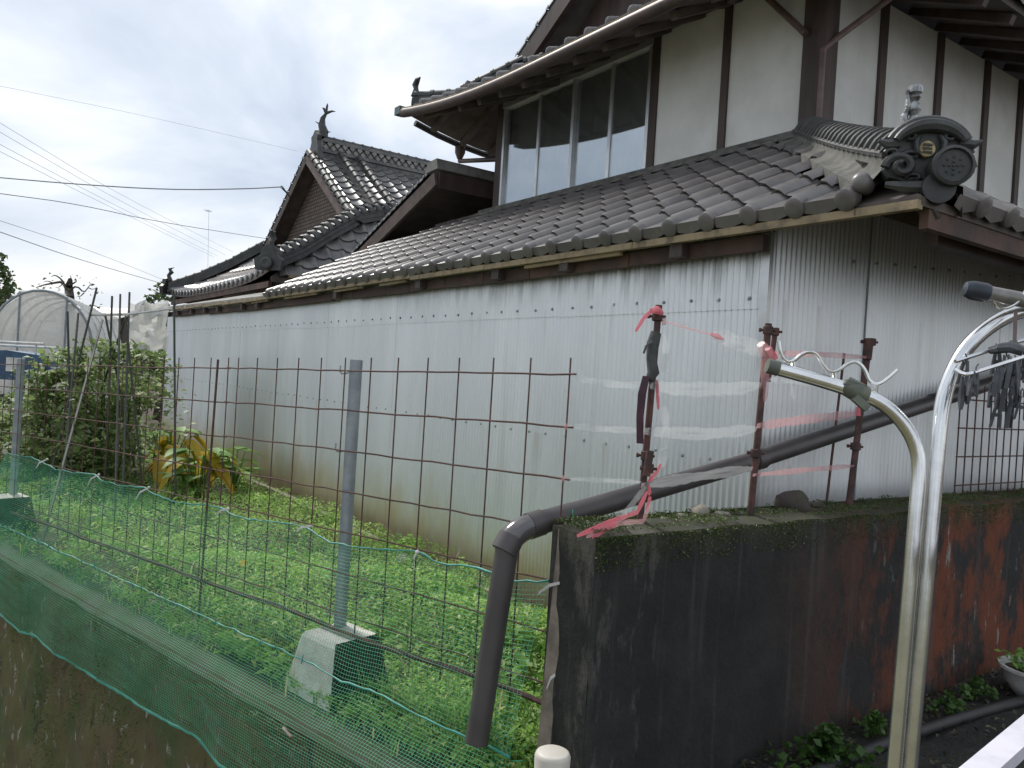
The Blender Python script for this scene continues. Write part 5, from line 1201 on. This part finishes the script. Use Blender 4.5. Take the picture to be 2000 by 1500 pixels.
for (x, y0, y1) in ((1880, 735, 800), (1893, 745, 790), (1950, 760, 800), (1978, 745, 790)):
    part('peg_string', MB().tube([atz(x, y0, 1.36), atz(x - 2, y1 - 20, 1.36), atz(x - 4, y1, 1.36)], [0.003, 0.006, 0.003], 6), M_PEG, hg, smooth=True)

# dark mesh panel on the wall at the far right
t = thing('wire_mesh_panel', wp(1935, 960, -0.2), 'dark wire mesh panel on the wall top behind the peg hanger', 'fence panel')
for i in range(16):
    x_ = abz(wp(1868, 900, -0.2))[1] + i * 0.075
    part('bar', MB().tube([S(-0.2, x_, WZT - 0.02), S(-0.2, x_, WZT + 0.50)], 0.0035, 5), M_RUST, t)
x_ = abz(wp(1868, 900, -0.2))[1]
for k_ in range(4):
    part('wire', MB().tube([S(-0.207, x_ - 0.02, WZT + 0.04 + k_ * 0.13), S(-0.207, x_ + 1.2, WZT + 0.04 + k_ * 0.13)], 0.0035, 5), M_RUST, t)
# white rail close by
r0, r1 = atz(1868, 1553, 0.62), atz(2060, 1384, 0.80)
t = thing('balcony_rail', r0, 'white painted metal rail beside the clothes stand', 'rail')
dr = (r1 - r0).normalized(); r0 = r0 - dr * 0.25; r1 = r1 + dr * 1.6
part('rail_bar', MB().beam(r0, r1, 0.022, 0.012), simple('white_lilac_paint', (0.62, 0.60, 0.66), (0.5, 0.49, 0.54), 18, 0.5, bump=0.05), t)
part('rail_underside', MB().beam(r0 - ZV * 0.026, r1 - ZV * 0.026, 0.014, 0.04), M_BLACK, t)
# bowl planter, hose, weeds in the yard
pb = ona(1985, 1300, -0.52); bb = abz(pb)[1]; pb = ground(2028, 1366, 0.03); pb.z = zy(abz(pb)[1])
t = thing('bowl_planter', pb, 'white bowl planter of small plants on the yard by the dark wall', 'planter')
part('bowl', MB().lathe(pb, ZV, [(0.07, -0.01), (0.09, 0.01), (0.125, 0.06), (0.14, 0.105), (0.148, 0.11), (0.148, 0.122), (0.136, 0.122), (0.12, 0.08), (0.01, 0.07)], 28, caps=False), M_WHITE, t, smooth=True, angle=40)
part('soil', MB().lathe(pb, ZV, [(0.128, 0.10), (0.06, 0.112), (0.005, 0.112)], 18, caps=False), M_SOIL, t, smooth=True)
rng = np.random.default_rng(11)
P = np.array([tuple(pb + Vector((rng.normal() * .06, rng.normal() * .06, .12 + abs(rng.normal()) * .03))) for _ in range(260)])
V, F = leaf_cloud(P, np.full(len(P), 0.028), rng, 0.3); o = bpy.data.objects.new('foliage', npmesh('foliage', V, F, M_GREENL, ORG[t])); link(o, t); ORG[o] = ORG[t]
litv = []
for i in range(2600):
    a_, b_ = -0.40 - rng.random() ** 1.6 * 1.2, -0.6 + rng.random() * 4.2
    litv.append(tuple(S(a_, b_, zy(b_) + 0.012 + 0.012 * rng.random())))
V, F = leaf_cloud(np.array(litv), np.full(len(litv), 0.022), rng, 0.8, asp=0.6)
o = bpy.data.objects.new('leaf_litter', npmesh('leaf_litter', V, F, leafmat('dead_leaf', (0.075, 0.055, 0.035), (0.05, 0.055, 0.03), (0.16, 0.13, 0.09), 0.1))); link(o); tag(o, 'dead leaves and grit on the damp yard below the dark wall', 'leaf litter', kind='stuff')
hz_ = [ground(x, y, z_) for x, y, z_ in ((1560, 1530, 0.03), (1680, 1478, 0.03), (1760, 1448, 0.03), (1850, 1420, 0.03), (1950, 1392, 0.03), (2040, 1372, 0.03))]
hz_ = [Vector((p.x, p.y, zy(abz(p)[1]) + 0.022)) for p in hz_]
solo('hose', MB().tube(smoothp(hz_, 1), 0.02, 10), M_BLACK, 'black hose lying on the damp yard below the dark wall', 'hose', smooth=True)
def yard_plant(x, y, n, sp, h, sz, label, mat):
    b0 = abz(ground(x, y, 0.03)); c = ground(x, y, zy(b0[1])); t_ = thing('yard_weed', c, label, 'weed')
    P_ = []
    for _ in range(n):
        r = abs(rng.normal()) * sp; an = rng.random() * 6.28; P_.append(tuple(c + Vector((math.cos(an) * r, math.sin(an) * r * .6, 0.02 + h * rng.random() * max(0.2, 1 - r / (2.5 * sp))))))
    V_, F_ = leaf_cloud(np.array(P_), np.full(n, sz), rng, 0.45, asp=0.8)
    o_ = bpy.data.objects.new('leaves', npmesh('leaves', V_, F_, mat, ORG[t_])); link(o_, t_); ORG[o_] = ORG[t_]
    part('stem', MB().tube([c - ZV * .01, c + ZV * h * .6], 0.004, 5), mat, t_)
yard_plant(1615, 1500, 420, 0.075, 0.13, 0.026, 'leafy green weed at the foot of the dark wall beside the stand', M_SHADEL)
yard_plant(1705, 1440, 130, 0.05, 0.08, 0.022, 'small weed tuft behind the clothes stand tubes', M_SHADEL)
yard_plant(1850, 1398, 120, 0.05, 0.07, 0.02, 'small weed tuft by the black hose', M_SHADEL)
yard_plant(1905, 1368, 140, 0.05, 0.08, 0.02, 'small weed tuft near the white bowl planter', M_SHADEL)
# ================================================================== planting
rng = np.random.default_rng(5)
def in_garden(p):          # between the fence / ledge and the shed curb
    d_ = p - CN; b = d_.dot(B); f = (p - Q0).dot(NF)
    return b < -0.16 and f < 0.16
P, sz = [], []
tries = 0
while len(P) < 88000 and tries < 400000:
    tries += 1
    s_ = -0.1 + rng.random() ** 1.25 * 10.5; f = 0.16 - rng.random() * (0.9 + 0.55 * s_)
    p = FP(s_, 0, f)
    if not in_garden(p): continue
    if s_ > 8 and rng.random() < .5: continue
    hgt = 0.055 + 0.14 * max(0, 0.5 + noise.noise((p.x * 1.6, p.y * 1.6, 0))) + 0.05 * max(0, noise.noise((p.x * 6, p.y * 6, 3)))
    if f > 0.02: hgt *= 0.5
    if s_ < 0.25: hgt *= 1.0
    if noise.noise((p.x * 3.1, p.y * 3.1, 9)) < -0.42 and rng.random() < .8: continue
    P.append((p.x, p.y, 0.01 + hgt * rng.random() ** 0.6)); sz.append(0.012 + 0.020 * rng.random() ** 2 + (0.016 if noise.noise((p.x * 2.7, p.y * 2.7, 31)) > 0.28 else 0))
V, F = leaf_cloud(np.array(P), np.array(sz), rng, 0.72, asp=0.42)
# blades, dead stalks and broader leaves mixed in
gv, gf = [], []
for i in range(9000):
    s_ = -0.1 + rng.random() ** 1.25 * 7; f = 0.2 - rng.random() * (0.9 + 0.5 * s_); p = FP(s_, 0, f)
    if not in_garden(p) and f < 0.16: continue
    if noise.noise((p.x * 2.1, p.y * 2.1, 17)) < -0.05: continue
    h_ = (0.05 + 0.14 * rng.random()) * (0.5 if f > 0.05 else 1); an = rng.random() * 6.28; c_, s2 = math.cos(an), math.sin(an); w_ = 0.0028; k_ = len(gv); bn = h_ * (0.3 + 0.5 * rng.random())
    gv += [(p.x - s2 * w_, p.y + c_ * w_, 0), (p.x + s2 * w_, p.y - c_ * w_, 0), (p.x + c_ * bn * .4 + s2 * w_, p.y + s2 * bn * .4 - c_ * w_, h_ * .7), (p.x + c_ * bn * .4 - s2 * w_, p.y + s2 * bn * .4 + c_ * w_, h_ * .7), (p.x + c_ * bn, p.y + s2 * bn, h_)]
    gf += [(k_, k_ + 1, k_ + 2), (k_, k_ + 2, k_ + 3), (k_ + 3, k_ + 2, k_ + 4)]
o = bpy.data.objects.new('grass', npmesh('grass', gv, gf, M_GRASS)); link(o); tag(o, 'scattered grass blades and dry stalks among the low weeds', 'grass', kind='stuff')
o = bpy.data.objects.new('ground_cover', npmesh('ground_cover', V, F, M_WEED)); link(o); tag(o, 'dense low feathery green weeds covering the garden bed', 'weeds', kind='stuff')
# moss and short growth hanging on the bank face
P = []
for i in range(70000):
    s_ = -0.2 + rng.random() * 7.5; z_ = -rng.random() ** 1.4 * 1.6
    if noise.noise((s_ * 2.2, z_ * 1.2, 1)) + 0.55 * z_ + 0.15 < -0.05: continue
    P.append(tuple(FP(s_, z_ - 0.02, LEDGE_O + 0.03 + 0.02 * rng.random() + 0.035 * noise.noise((s_ / .05 * .25, -z_ / .045 * .13, 0)))))
V, F = leaf_cloud(np.array(P), np.full(len(P), 0.010), rng, 0.2, asp=0.4)
o = bpy.data.objects.new('bank_moss', npmesh('bank_moss', V, F, M_MOSS)); link(o); tag(o, 'dark moss and short growth on the bank face', 'moss', kind='stuff')
# board edging along the shed
for i, (x0, y0, x1, y1) in enumerate(((458, 931, 580, 985), (582, 990, 655, 1022), (660, 1030, 770, 1078), (930, 1155, 1000, 1188), (1010, 1196, 1084, 1230))):
    p, q = ground(x0, y0, 0.03), ground(x1, y1, 0.03)
    solo('edging_board', MB().beam(p, q, 0.045, 0.085), M_PLANK, 'weathered board edging the bed along the iron shed', 'board', 'edging boards along the shed')
def leafblade(mb_, base, tip, w, nseg=5, droop=0.0, up=ZV):
    d_ = tip - base; side = d_.cross(up)
    side = side.normalized() if side.length > 1e-4 else Vector((1, 0, 0)); nn = side.cross(d_).normalized()
    L_, M2, R_ = [], [], []
    for i in range(nseg + 1):
        t = i / nseg; c = base + d_ * t - ZV * droop * t * t; ww = w * math.sin(math.pi * min(1, 0.12 + 0.88 * t) ** 0.8) * (1 if t < 1 else 0)
        L_.append(c - side * ww / 2 + nn * ww * .15); M2.append(c); R_.append(c + side * ww / 2 + nn * ww * .15)
    mb_.grid([L_, M2, R_])
def broad_plant(c, n, h, lw, label, mats, seed, spread=0.5):
    r = random.Random(seed); t = thing('garden_plant', c, label, 'plant')
    for i in range(n):
        an = r.uniform(0, 6.28); out = Vector((math.cos(an), math.sin(an), 0)); hh = h * r.uniform(0.45, 1); rr = spread * h * r.uniform(0.2, 1)
        top = c + out * rr * 0.6 + ZV * hh
        st_ = part('stalk', MB().tube([c + out * 0.02, c + out * rr * 0.3 + ZV * hh * 0.6, top], 0.005, 5), mats[0], t, smooth=True)
        m_ = mats[1] if r.random() < 0.38 and len(mats) > 1 else mats[0]
        mb_ = MB(); leafblade(mb_, top, top + out * lw * 1.5 + ZV * (-0.10 if m_ is not mats[0] else 0.02), lw, 5, 0.10 * r.random() + (0.12 if m_ is not mats[0] else 0))
        part('leaf', mb_, m_, t, smooth=True)
    return t
c0 = ground(385, 975, 0.0)
broad_plant(c0, 30, 0.44, 0.145, 'clump of broad leaved plants with drooping yellow leaves below the shed', [M_GREENL, M_YELLOW], 3, 0.7)
broad_plant(ground(330, 950, 0.0), 26, 0.56, 0.14, 'green and yellow leafed plant next to the bean vines', [M_GREENL, M_YELLOW], 5, 0.6)
broad_plant(ground(455, 965, 0.0), 20, 0.40, 0.12, 'green leafed plant by the edging board end', [M_GREENL], 8, 0.6)
for i, (x, y, h) in enumerate(((1010, 1330, 0.16), (960, 1290, 0.16), (1040, 1395, 0.18), (880, 1200, 0.13), (1050, 1280, 0.15), (1045, 1450, 0.12))):
    c = ground(x, y, 0.0); t = thing('broadleaf_weed', c, 'broad leaved green weed among the low weeds near the dark wall', 'weed', 'broad leaved weeds by the wall')
    P_ = np.array([tuple(c + Vector((rng.normal() * .08, rng.normal() * .07, .02 + h * rng.random()))) for _ in range(75)])
    V, F = leaf_cloud(P_, np.full(75, 0.05), rng, 0.55, asp=0.75); o = bpy.data.objects.new('leaves', npmesh('leaves', V, F, M_GREENL, ORG[t])); link(o, t); ORG[o] = ORG[t]
    part('stem', MB().tube([c, c + ZV * h * 0.7], 0.004, 5), M_GREENL, t)
fl = ground(476, 1102, 0.14)
solo('yellow_flower', MB().lathe(fl, Vector((0.2, -0.6, 0.8)), [(0.004, -0.004), (0.018, 0.002), (0.022, 0.006), (0.008, 0.006)], 10).tube([fl - ZV * 0.13, fl], 0.002, 5), M_YELLOW, 'single yellow flower in the low weeds', 'flower')
# bean vines on stakes
def vine(cx, cy, zz, rx, ry, h, n, label, seed):
    r = np.random.default_rng(seed); t = thing('bean_vine', Vector((cx, cy, 0)), label, 'vine', 'bean vines on stakes')
    P_ = []
    while len(P_) < n:
        q = r.normal(size=3); z_ = r.random() ** 0.85; wdt = 1.0 - 0.45 * abs(z_ - 0.45) * 2 * 0.8
        p = (cx + q[0] * rx * wdt, cy + q[1] * ry * wdt, 0.03 + z_ * h)
        if noise.noise((p[0] * 3.2, p[1] * 3.2, p[2] * 3.2 + seed)) < 0.0: continue
        P_.append(p)
    V_, F_ = leaf_cloud(np.array(P_), 0.03 + 0.035 * r.random(n), r, 0.6, asp=0.75)
    o_ = bpy.data.objects.new('crown', npmesh('crown', V_, F_, M_VINE, ORG[t])); link(o_, t); ORG[o_] = ORG[t]
    for k_ in range(5):
        x_, y_ = cx + r.normal() * rx * .5, cy + r.normal() * ry * .5
        part('stem', MB().tube([Vector((x_, y_, 0)), Vector((x_ + r.normal() * .05, y_, h * .5)), Vector((x_ + r.normal() * .1, y_, h * .95))], [0.008, 0.006, 0.003], 5), M_BARK, t, smooth=True)
vc = [(ground(x, y, 0), h, rx) for x, y, h, rx in ((205, 958, 1.28, 0.24), (145, 950, 1.20, 0.24), (105, 945, 0.98, 0.22), (250, 925, 1.22, 0.22), (60, 935, 0.75, 0.22))]
labs = ['tall bean vine in the middle of the staked row', 'tall bean vine tangled round slanting stakes', 'bean vine beside the grey post', 'bean vine reaching to the edge of the iron shed', 'short bean vine at the greenhouse side of the row']
for i, (c, h, rx) in enumerate(vc): vine(c.x, c.y, 0, rx, 0.22, h, 2600, labs[i], 20 + i)
def stake(p, q, r, label, m_=None): solo('garden_stake', MB().tube([p, q], r, 6), m_ or M_STAKE, label, 'stake', 'garden stakes in the bean row', smooth=True)

Zk = 6.6
for (x0, y0, x1, y1, lab) in ((132, 608, 136, 780, 0), (153, 612, 138, 780, 0), (189, 562, 150, 720, 0), (219, 578, 215, 700, 0), (235, 575, 232, 700, 0), (253, 571, 248, 720, 0), (205, 612, 222, 700, 0), (246, 618, 222, 690, 0), (200, 625, 185, 680, 0), (245, 620, 252, 690, 0)):
    p, q = atz(x0, y0, Zk + rnd.uniform(-.25, .25)), None
    q = atz(x1, y1, Zk + rnd.uniform(-.25, .25)); d_ = (q - p); q = p + d_ * (p.z + 0.05) / -d_.z if d_.z < 0 else q
    stake(p, q, 0.009, 'dark garden stake rising out of the bean vines')
stake(atz(340, 574, 6.3), Vector((atz(352, 850, 6.3).x, atz(352, 850, 6.3).y, -0.05)), 0.009, 'tall thin stake standing in front of the iron shed end')
bw = onf(426, 702, 0.03); stake(FP(bw[0] + .0, bw[1] + 0.0, 0.03), FP(onf(400, 985, 0.03)[0], -0.05, 0.03), 0.0055, 'rusty stake where the two mesh panels overlap', M_RUST)
solo('white_rod', MB().tube([atz(178, 615, 6.7), atz(250, 614, 6.7), atz(335, 603, 7.2)], 0.011, 6), M_WHITE, 'pale horizontal rod tied across the garden stakes', 'rod', smooth=True)
# plastic sheet hung between rod and shed
rows = []
for i in range(8):
    rows.append([atz(250 + 11 * j + 3 * math.sin(i * 1.3 + j), 590 + 14 * i + 5 * math.sin(j * 1.7 + i) + (0 if i else 8 * noise.noise((j, 0, 0))), 9.6 + 0.15 * noise.noise((i * .8, j * .8, 0))) for j in range(8)])
solo('plastic_sheet', MB().grid(rows), M_VINYL, 'crumpled clear plastic sheet hung at the end of the iron shed', 'plastic sheet', smooth=True)

# ================================================================== greenhouse and things around it
gz_ = 13.5
gc = atz(78, 690, gz_); gc.z = 0
gdir = Vector((-0.35, 0.94, 0)).normalized(); gx = Vector((gdir.y, -gdir.x, 0))
gw, gh_ = 0.80, atz(78, 567, gz_).z
gr = thing('greenhouse', gc, 'vinyl covered hoop greenhouse behind the bean vines', 'greenhouse')
def hoop(d_, n=18): 
    out = []
    for i in range(n + 1):
        t = math.pi * i / n; x_ = -math.cos(t) * gw * (1 + 0.12 * math.sin(t)); z_ = gh_ - 1.25 + 1.25 * math.sin(t) if 0 < i < n else 0
        if i == 0 or i == n: x_ = (-1 if i == 0 else 1) * gw * 0.98
        out.append(gc + gx * x_ + gdir * d_ + ZV * max(0, z_))
    return out
for k_ in range(5): part('hoop', MB().tube(hoop(k_ * 0.9), 0.022, 8), M_STEEL, gr, smooth=True)
part('vinyl_cover', MB().grid([[p + (p - gc).normalized() * (0.025 + 0.02 * noise.noise((p.x * 3, p.z * 3, k_))) for p in hoop(k_ * 0.45)] for k_ in range(9)]), M_VINYL, gr, smooth=True)
for k_, (xa, xb) in enumerate(((-0.80, -0.35), (0.35, 0.80))):
    part('end_curtain', MB().grid([[gc + gx * (xa + (xb - xa) * j / 6) + gdir * (0.02 + 0.03 * math.sin(j * 1.8 + i)) + ZV * (0.02 + (gh_ - 1.25 + 1.2 * math.sqrt(max(0, 1 - ((xa + (xb - xa) * j / 6) / 0.88) ** 2)) - 0.02) * i / 6) for j in range(7)] for i in range(7)]), M_VINYL, gr, smooth=True)
part('end_curtain', MB().grid([[gc + gx * (-0.34 + 0.68 * j / 6) + gdir * (0.04 + 0.03 * math.sin(j * 1.8 + i)) + ZV * (1.0 + (gh_ - 1.02) * i / 6) for j in range(7)] for i in range(7)]), M_VINYL, gr, smooth=True)
part('door_post', MB().tube([gc - gx * 0.34, gc - gx * 0.34 + ZV * (gh_ - 0.06)], 0.018, 6).tube([gc + gx * 0.36, gc + gx * 0.36 + ZV * (gh_ - 0.08)], 0.018, 6), M_STEEL, gr)
part('ridge_pipe', MB().tube([gc + ZV * gh_, gc + ZV * gh_ + gdir * 3.6], 0.016, 6), M_STEEL, gr)
# farther greenhouse to its left
gc2 = atz(-40, 690, 20.0); gc2.z = 0
g2 = thing('greenhouse', gc2, 'low flat topped vinyl greenhouse beyond the hoop greenhouse', 'greenhouse')
zt2 = atz(-20, 572, 20).z
part('vinyl_cover', MB().grid([[gc2 + Vector((-1.8 + 3.4 * j / 8, y_, (zt2 - 0.35 + 0.35 * math.sin(math.pi * j / 8)) if 0 < j < 8 else 0.0)) for j in range(9)] for y_ in (0, 1.5, 3, 4.5)]), M_VINYL, g2, smooth=True)
for y_ in (0, 1.5, 3.0): part('hoop', MB().tube([gc2 + Vector((-1.8 + 3.4 * j / 8, y_ - .02, (zt2 - 0.33 + 0.35 * math.sin(math.pi * j / 8)) if 0 < j < 8 else 0.0)) for j in range(9)], 0.025, 6), M_STEEL, g2)
# blue cultivator in front of the greenhouse
cc = atz(55, 740, 10.5); cc.z = 0; X_, Y_ = Vector((1, 0, 0)), Vector((0, 1, 0))
cu = thing('cultivator', cc, 'blue walking cultivator parked by the greenhouse', 'cultivator')
zc = atz(40, 715, 10.5).z
bd = part('body', MB().prism([cc + X_ * x + ZV * z + Y_ * -0.25 for x, z in ((-0.6, zc - 0.18), (0.25, zc - 0.18), (0.32, zc - 0.02), (0.28, zc + 0.16), (-0.15, zc + 0.2), (-0.6, zc + 0.17))], Y_ * 0.5), M_BLUE, cu)
part('cover_panel', MB().box(cc + X_ * -0.02 + ZV * (zc + 0.02) - Y_ * 0.256, X_ * 0.12, Y_ * 0.006, ZV * 0.09), M_WHITE, bd)
part('hood', MB().prism([cc + X_ * x + ZV * z - Y_ * 0.18 for x, z in ((0.32, zc - 0.2), (0.75, zc - 0.18), (0.72, zc - 0.02), (0.34, zc + 0.02))], Y_ * 0.36), M_BLUE, cu)
for y_ in (-0.3, 0.3):
    w_ = part('wheel', MB().lathe(cc + X_ * -0.1 + Y_ * y_ + ZV * 0.3, Y_, [(0.12, -0.05), (0.27, -0.06), (0.30, 0), (0.27, 0.06), (0.12, 0.05)], 16), M_BLACK, cu, smooth=True, angle=40)
    part('rim', MB().lathe(cc + X_ * -0.1 + Y_ * y_ + ZV * 0.3, Y_, [(0.12, -0.055), (0.10, -0.062), (0.10, 0.062), (0.12, 0.055)], 12), M_WHITE, w_)
    part('axle', MB().tube([cc + X_ * -0.1 + Y_ * y_ + ZV * 0.3, cc + X_ * -0.1 + ZV * 0.3], 0.04, 6).tube([cc + X_ * -0.1 + ZV * 0.3, cc + X_ * -0.1 + ZV * (zc - .1)], 0.06, 6), M_BLACK, cu)
    part('handle', MB().tube([cc + X_ * 0.1 + Y_ * y_ * .5 + ZV * (zc - .15), cc + X_ * 0.6 + Y_ * y_ + ZV * (zc + 0.02), cc + X_ * 0.85 + Y_ * y_ + ZV * (zc + 0.14)], 0.02, 6), M_STEEL, cu, smooth=True)
part('rack', MB().tube([cc + X_ * -0.6 + ZV * (zc + 0.3) - Y_ * .2, cc + X_ * 0.3 + ZV * (zc + 0.31) - Y_ * .2], 0.018, 6).tube([cc + X_ * -0.6 + ZV * (zc + 0.26) + Y_ * .2, cc + X_ * 0.3 + ZV * (zc + 0.27) + Y_ * .2], 0.018, 6).tube([cc + X_ * 0.2 - Y_ * .2 + ZV * (zc + .31), cc + X_ * 0.2 - Y_ * .2 + ZV * zc], 0.014, 6), M_WHITE, cu)
# trees
def branchy(t, base, h, seed, mat, levels=3, spread=0.8):
    r = random.Random(seed); mbt = MB(); tips = []
    top = base + ZV * h * 0.55
    trunk = part('trunk', MB().tube([base - ZV * .1, base + ZV * h * 0.25 + Vector((0.03 * h, 0, 0)), top], [0.06 * h, 0.05 * h, 0.03 * h], 8), mat, t, smooth=True)
    def grow(p, d_, L_, rad, lv):
        pts, rs_ = [p], [rad]
        for i in range(4):
            d_ = (d_ + Vector((r.uniform(-.5, .5), r.uniform(-.5, .5), r.uniform(-.35, .4)))).normalized(); pts.append(pts[-1] + d_ * L_ / 4); rs_.append(rad * (1 - 0.18 * (i + 1)))
            if lv > 0 and r.random() < .75: grow(pts[-1], (d_ + Vector((r.uniform(-1, 1), r.uniform(-1, 1), r.uniform(-.3, .7)))).normalized(), L_ * .55, rad * .55, lv - 1)
        tips.append(pts[-1]); mbt.tube(pts, rs_, 5)
    for i in range(5):
        an = i * 1.26 + r.uniform(-.3, .3); grow(top - ZV * h * 0.1 * r.random(), Vector((math.cos(an) * spread, math.sin(an) * spread, 0.55)).normalized(), h * 0.42, 0.018 * h, levels - 1)
    part('branches', mbt, mat, t, smooth=True); return tips
bt = atz(135, 690, 22); bt.z = 0; htop = atz(135, 552, 22).z
t = thing('bare_tree', bt, 'gnarled almost leafless tree behind the greenhouse', 'tree')
tips = []
def tp_(*pp): return [atz(x, y, 22 + 0.4 * math.sin(x)) for x, y in pp]
part('trunk', MB().tube([bt - ZV * 0.1] + tp_((133, 620), (136, 578), (134, 560), (137, 547)), [0.22, 0.19, 0.12, 0.11, 0.06], 8), M_BARK, t, smooth=True)
mbt = MB()
for br_, r0_ in ((((132, 568), (122, 550), (104, 553), (84, 557), (70, 562)), 0.05), (((126, 556), (120, 545), (108, 537), (100, 540)), 0.035), (((136, 556), (143, 554), (150, 549), (147, 543)), 0.035), (((138, 566), (150, 558), (164, 572), (172, 562), (178, 553)), 0.03), (((164, 572), (156, 580), (150, 578)), 0.02), (((104, 553), (92, 548), (84, 552)), 0.02), (((172, 562), (182, 566), (190, 560)), 0.018), (((136, 580), (150, 592), (170, 600), (190, 612)), 0.05), (((170, 600), (182, 596), (196, 602)), 0.03), (((125, 550), (118, 560), (108, 562)), 0.02)):
    q_ = tp_(*br_); mbt.tube(smoothp(q_, 1), [r0_ * (1 - 0.8 * i / (len(smoothp(q_, 1)) - 1)) for i in range(len(smoothp(q_, 1)))], 5); tips += q_[-2:]
part('branches', mbt, M_BARK, t, smooth=True)
P_ = np.array([tuple(p + Vector((rng.normal() * .1, rng.normal() * .1, rng.normal() * .1))) for p in tips for _ in range(3)])
V, F = leaf_cloud(P_, np.full(len(P_), 0.09), rng, .3); o = bpy.data.objects.new('leaves', npmesh('leaves', V, F, M_DULL, ORG[t])); link(o, t); ORG[o] = ORG[t]
def leafy(x, ytop, ybase_h, Z, rx, n, lsz, label, seed, group=None):
    r = np.random.default_rng(seed); c = atz(x, 690, Z); c.z = 0; h = atz(x, ytop, Z).z
    t_ = thing('leafy_tree', c, label, 'tree', group)
    branchy(t_, c, h * 0.72, seed, M_BARK, 2, 0.6); P_ = []
    while len(P_) < n:
        q = r.normal(size=3); q /= np.linalg.norm(q); q *= r.random() ** 0.4
        p = (c.x + q[0] * rx, c.y + q[1] * rx, ybase_h + (h - ybase_h) * (0.5 + 0.5 * q[2]))
        if noise.noise((p[0] * 2.2 / rx, p[1] * 2.2 / rx, p[2] * 2.2 / rx + seed)) < -0.02: continue
        P_.append(p)
    V_, F_ = leaf_cloud(np.array(P_), np.full(n, lsz), r, 0.3, asp=.6); o_ = bpy.data.objects.new('crown', npmesh('crown', V_, F_, M_DULL, ORG[t_])); link(o_, t_); ORG[o_] = ORG[t_]
leafy(-32, 478, 1.4, 16, 0.48, 2200, 0.10, 'leafy tree at the edge beyond the greenhouse', 31)
leafy(315, 548, 1.0, 15, 0.42, 1500, 0.09, 'small leafy tree behind the farmhouse corner', 32)
leafy(-5, 545, 1.0, 40, 1.6, 1500, 0.22, 'yellowish tree in the distance left of the bare tree', 33)
# low house roof and hedge in the distance
ho = atz(205, 690, 30); ho.z = 0
t = thing('distant_house', ho, 'distant low house with a dark curved roof behind the stakes', 'house')
zr_ = atz(190, 600, 30).z
part('wall', MB().box(ho + ZV * (zr_ * .4), X_ * 1.1, Y_ * 1.0, ZV * zr_ * .4), M_DARKWOOD, t)
part('roof', MB().grid([[ho + X_ * x + Y_ * y + ZV * (zr_ - 0.55 * (abs(y) / 1.5) ** 0.8 + 0.25 * (abs(x) / 1.6) ** 3) for x in np.linspace(-1.6, 1.6, 9)] for y in (-1.5, -0.75, 0, 0.75, 1.5)]), M_FARTILE, t, smooth=True)
P_ = []
for i in range(9000):
    x_ = rng.uniform(-30, 6); P_.append((x_, 38 + rng.normal() * 1.0, rng.random() ** .7 * (1.6 + 1.2 * noise.noise((x_ * .3, 0, 0)))))
V, F = leaf_cloud(np.array(P_), np.full(len(P_), 0.3), rng, .3); o = bpy.data.objects.new('distant_hedge', npmesh('distant_hedge', V, F, M_DULL)); link(o); tag(o, 'distant dark hedge and shrubs along the fields', 'hedge', kind='stuff')
# ================================================================== overhead lines
def cable(pix, Zs, r, label, group=None):
    P = [atz(x, y, z_) for (x, y), z_ in zip(pix, Zs)]; P = smoothp(P, 2) if len(P) > 2 else P
    d_ = (P[1] - P[0]).normalized()
    P = [P[0] - d_ * 6] + P
    return solo('overhead_cable', MB().tube(P, r, 5), M_WIREC, label, 'cable', group, smooth=True)
sv = cable([(0, 347), (150, 360), (330, 371), (480, 369), (550, 365)], [13, 12.6, 12.2, 11.8, 11.4], 0.009, 'dark service cable running to the farmhouse gable')
ep = atz(550, 365, 11.4)
solo('cable_insulator', MB().tube([ep, ep + (onb(566, 384, GBB) - ep) * 0.5, onb(566, 384, GBB)], [0.02, 0.012, 0.012], 6), M_BOLT, 'small insulator bracket on the farmhouse gable', 'insulator', smooth=True)
for i, (y0, x1, y1) in enumerate(((240, 455, 492), (258, 440, 498), (282, 425, 500), (296, 418, 502))):
    cable([(0, y0), (220, y0 + (y1 - y0) * 0.5 + 8), (x1, y1)], [30, 45, 75], 0.008, 'thin grey power line slanting down behind the farmhouse roof', 'slanting power lines')
cable([(0, 378), (150, 398), (300, 432), (520, 466)], [24, 28, 34, 45], 0.014, 'thick twisted cable crossing the slanting power lines')
cable([(0, 431), (180, 490), (345, 557)], [22, 30, 42], 0.007, 'faint cable above the lowest power line')
cable([(0, 453), (150, 506), (325, 556)], [18, 24, 32], 0.010, 'lowest dark power line ending behind the farmhouse eave')
cable([(0, 168), (280, 225), (580, 295)], [40, 48, 60], 0.007, 'faint high line across the clouds')
an = atz(416, 500, 40); at_ = atz(408, 412, 40)
t = thing('tv_antenna', an, 'faint television antenna mast behind the farmhouse', 'antenna')
part('mast', MB().tube([Vector((an.x, an.y, 0)), at_], 0.007, 6), M_WIREC, t)
part('boom', MB().tube([at_ - X_ * 0.18, at_ + X_ * 0.12], 0.010, 5), M_WIREC, t)
for q in (-0.15, -0.05, 0.05): part('element', MB().tube([at_ + X_ * q - Y_ * 0.3, at_ + X_ * q + Y_ * 0.3], 0.008, 5), M_WIREC, t)
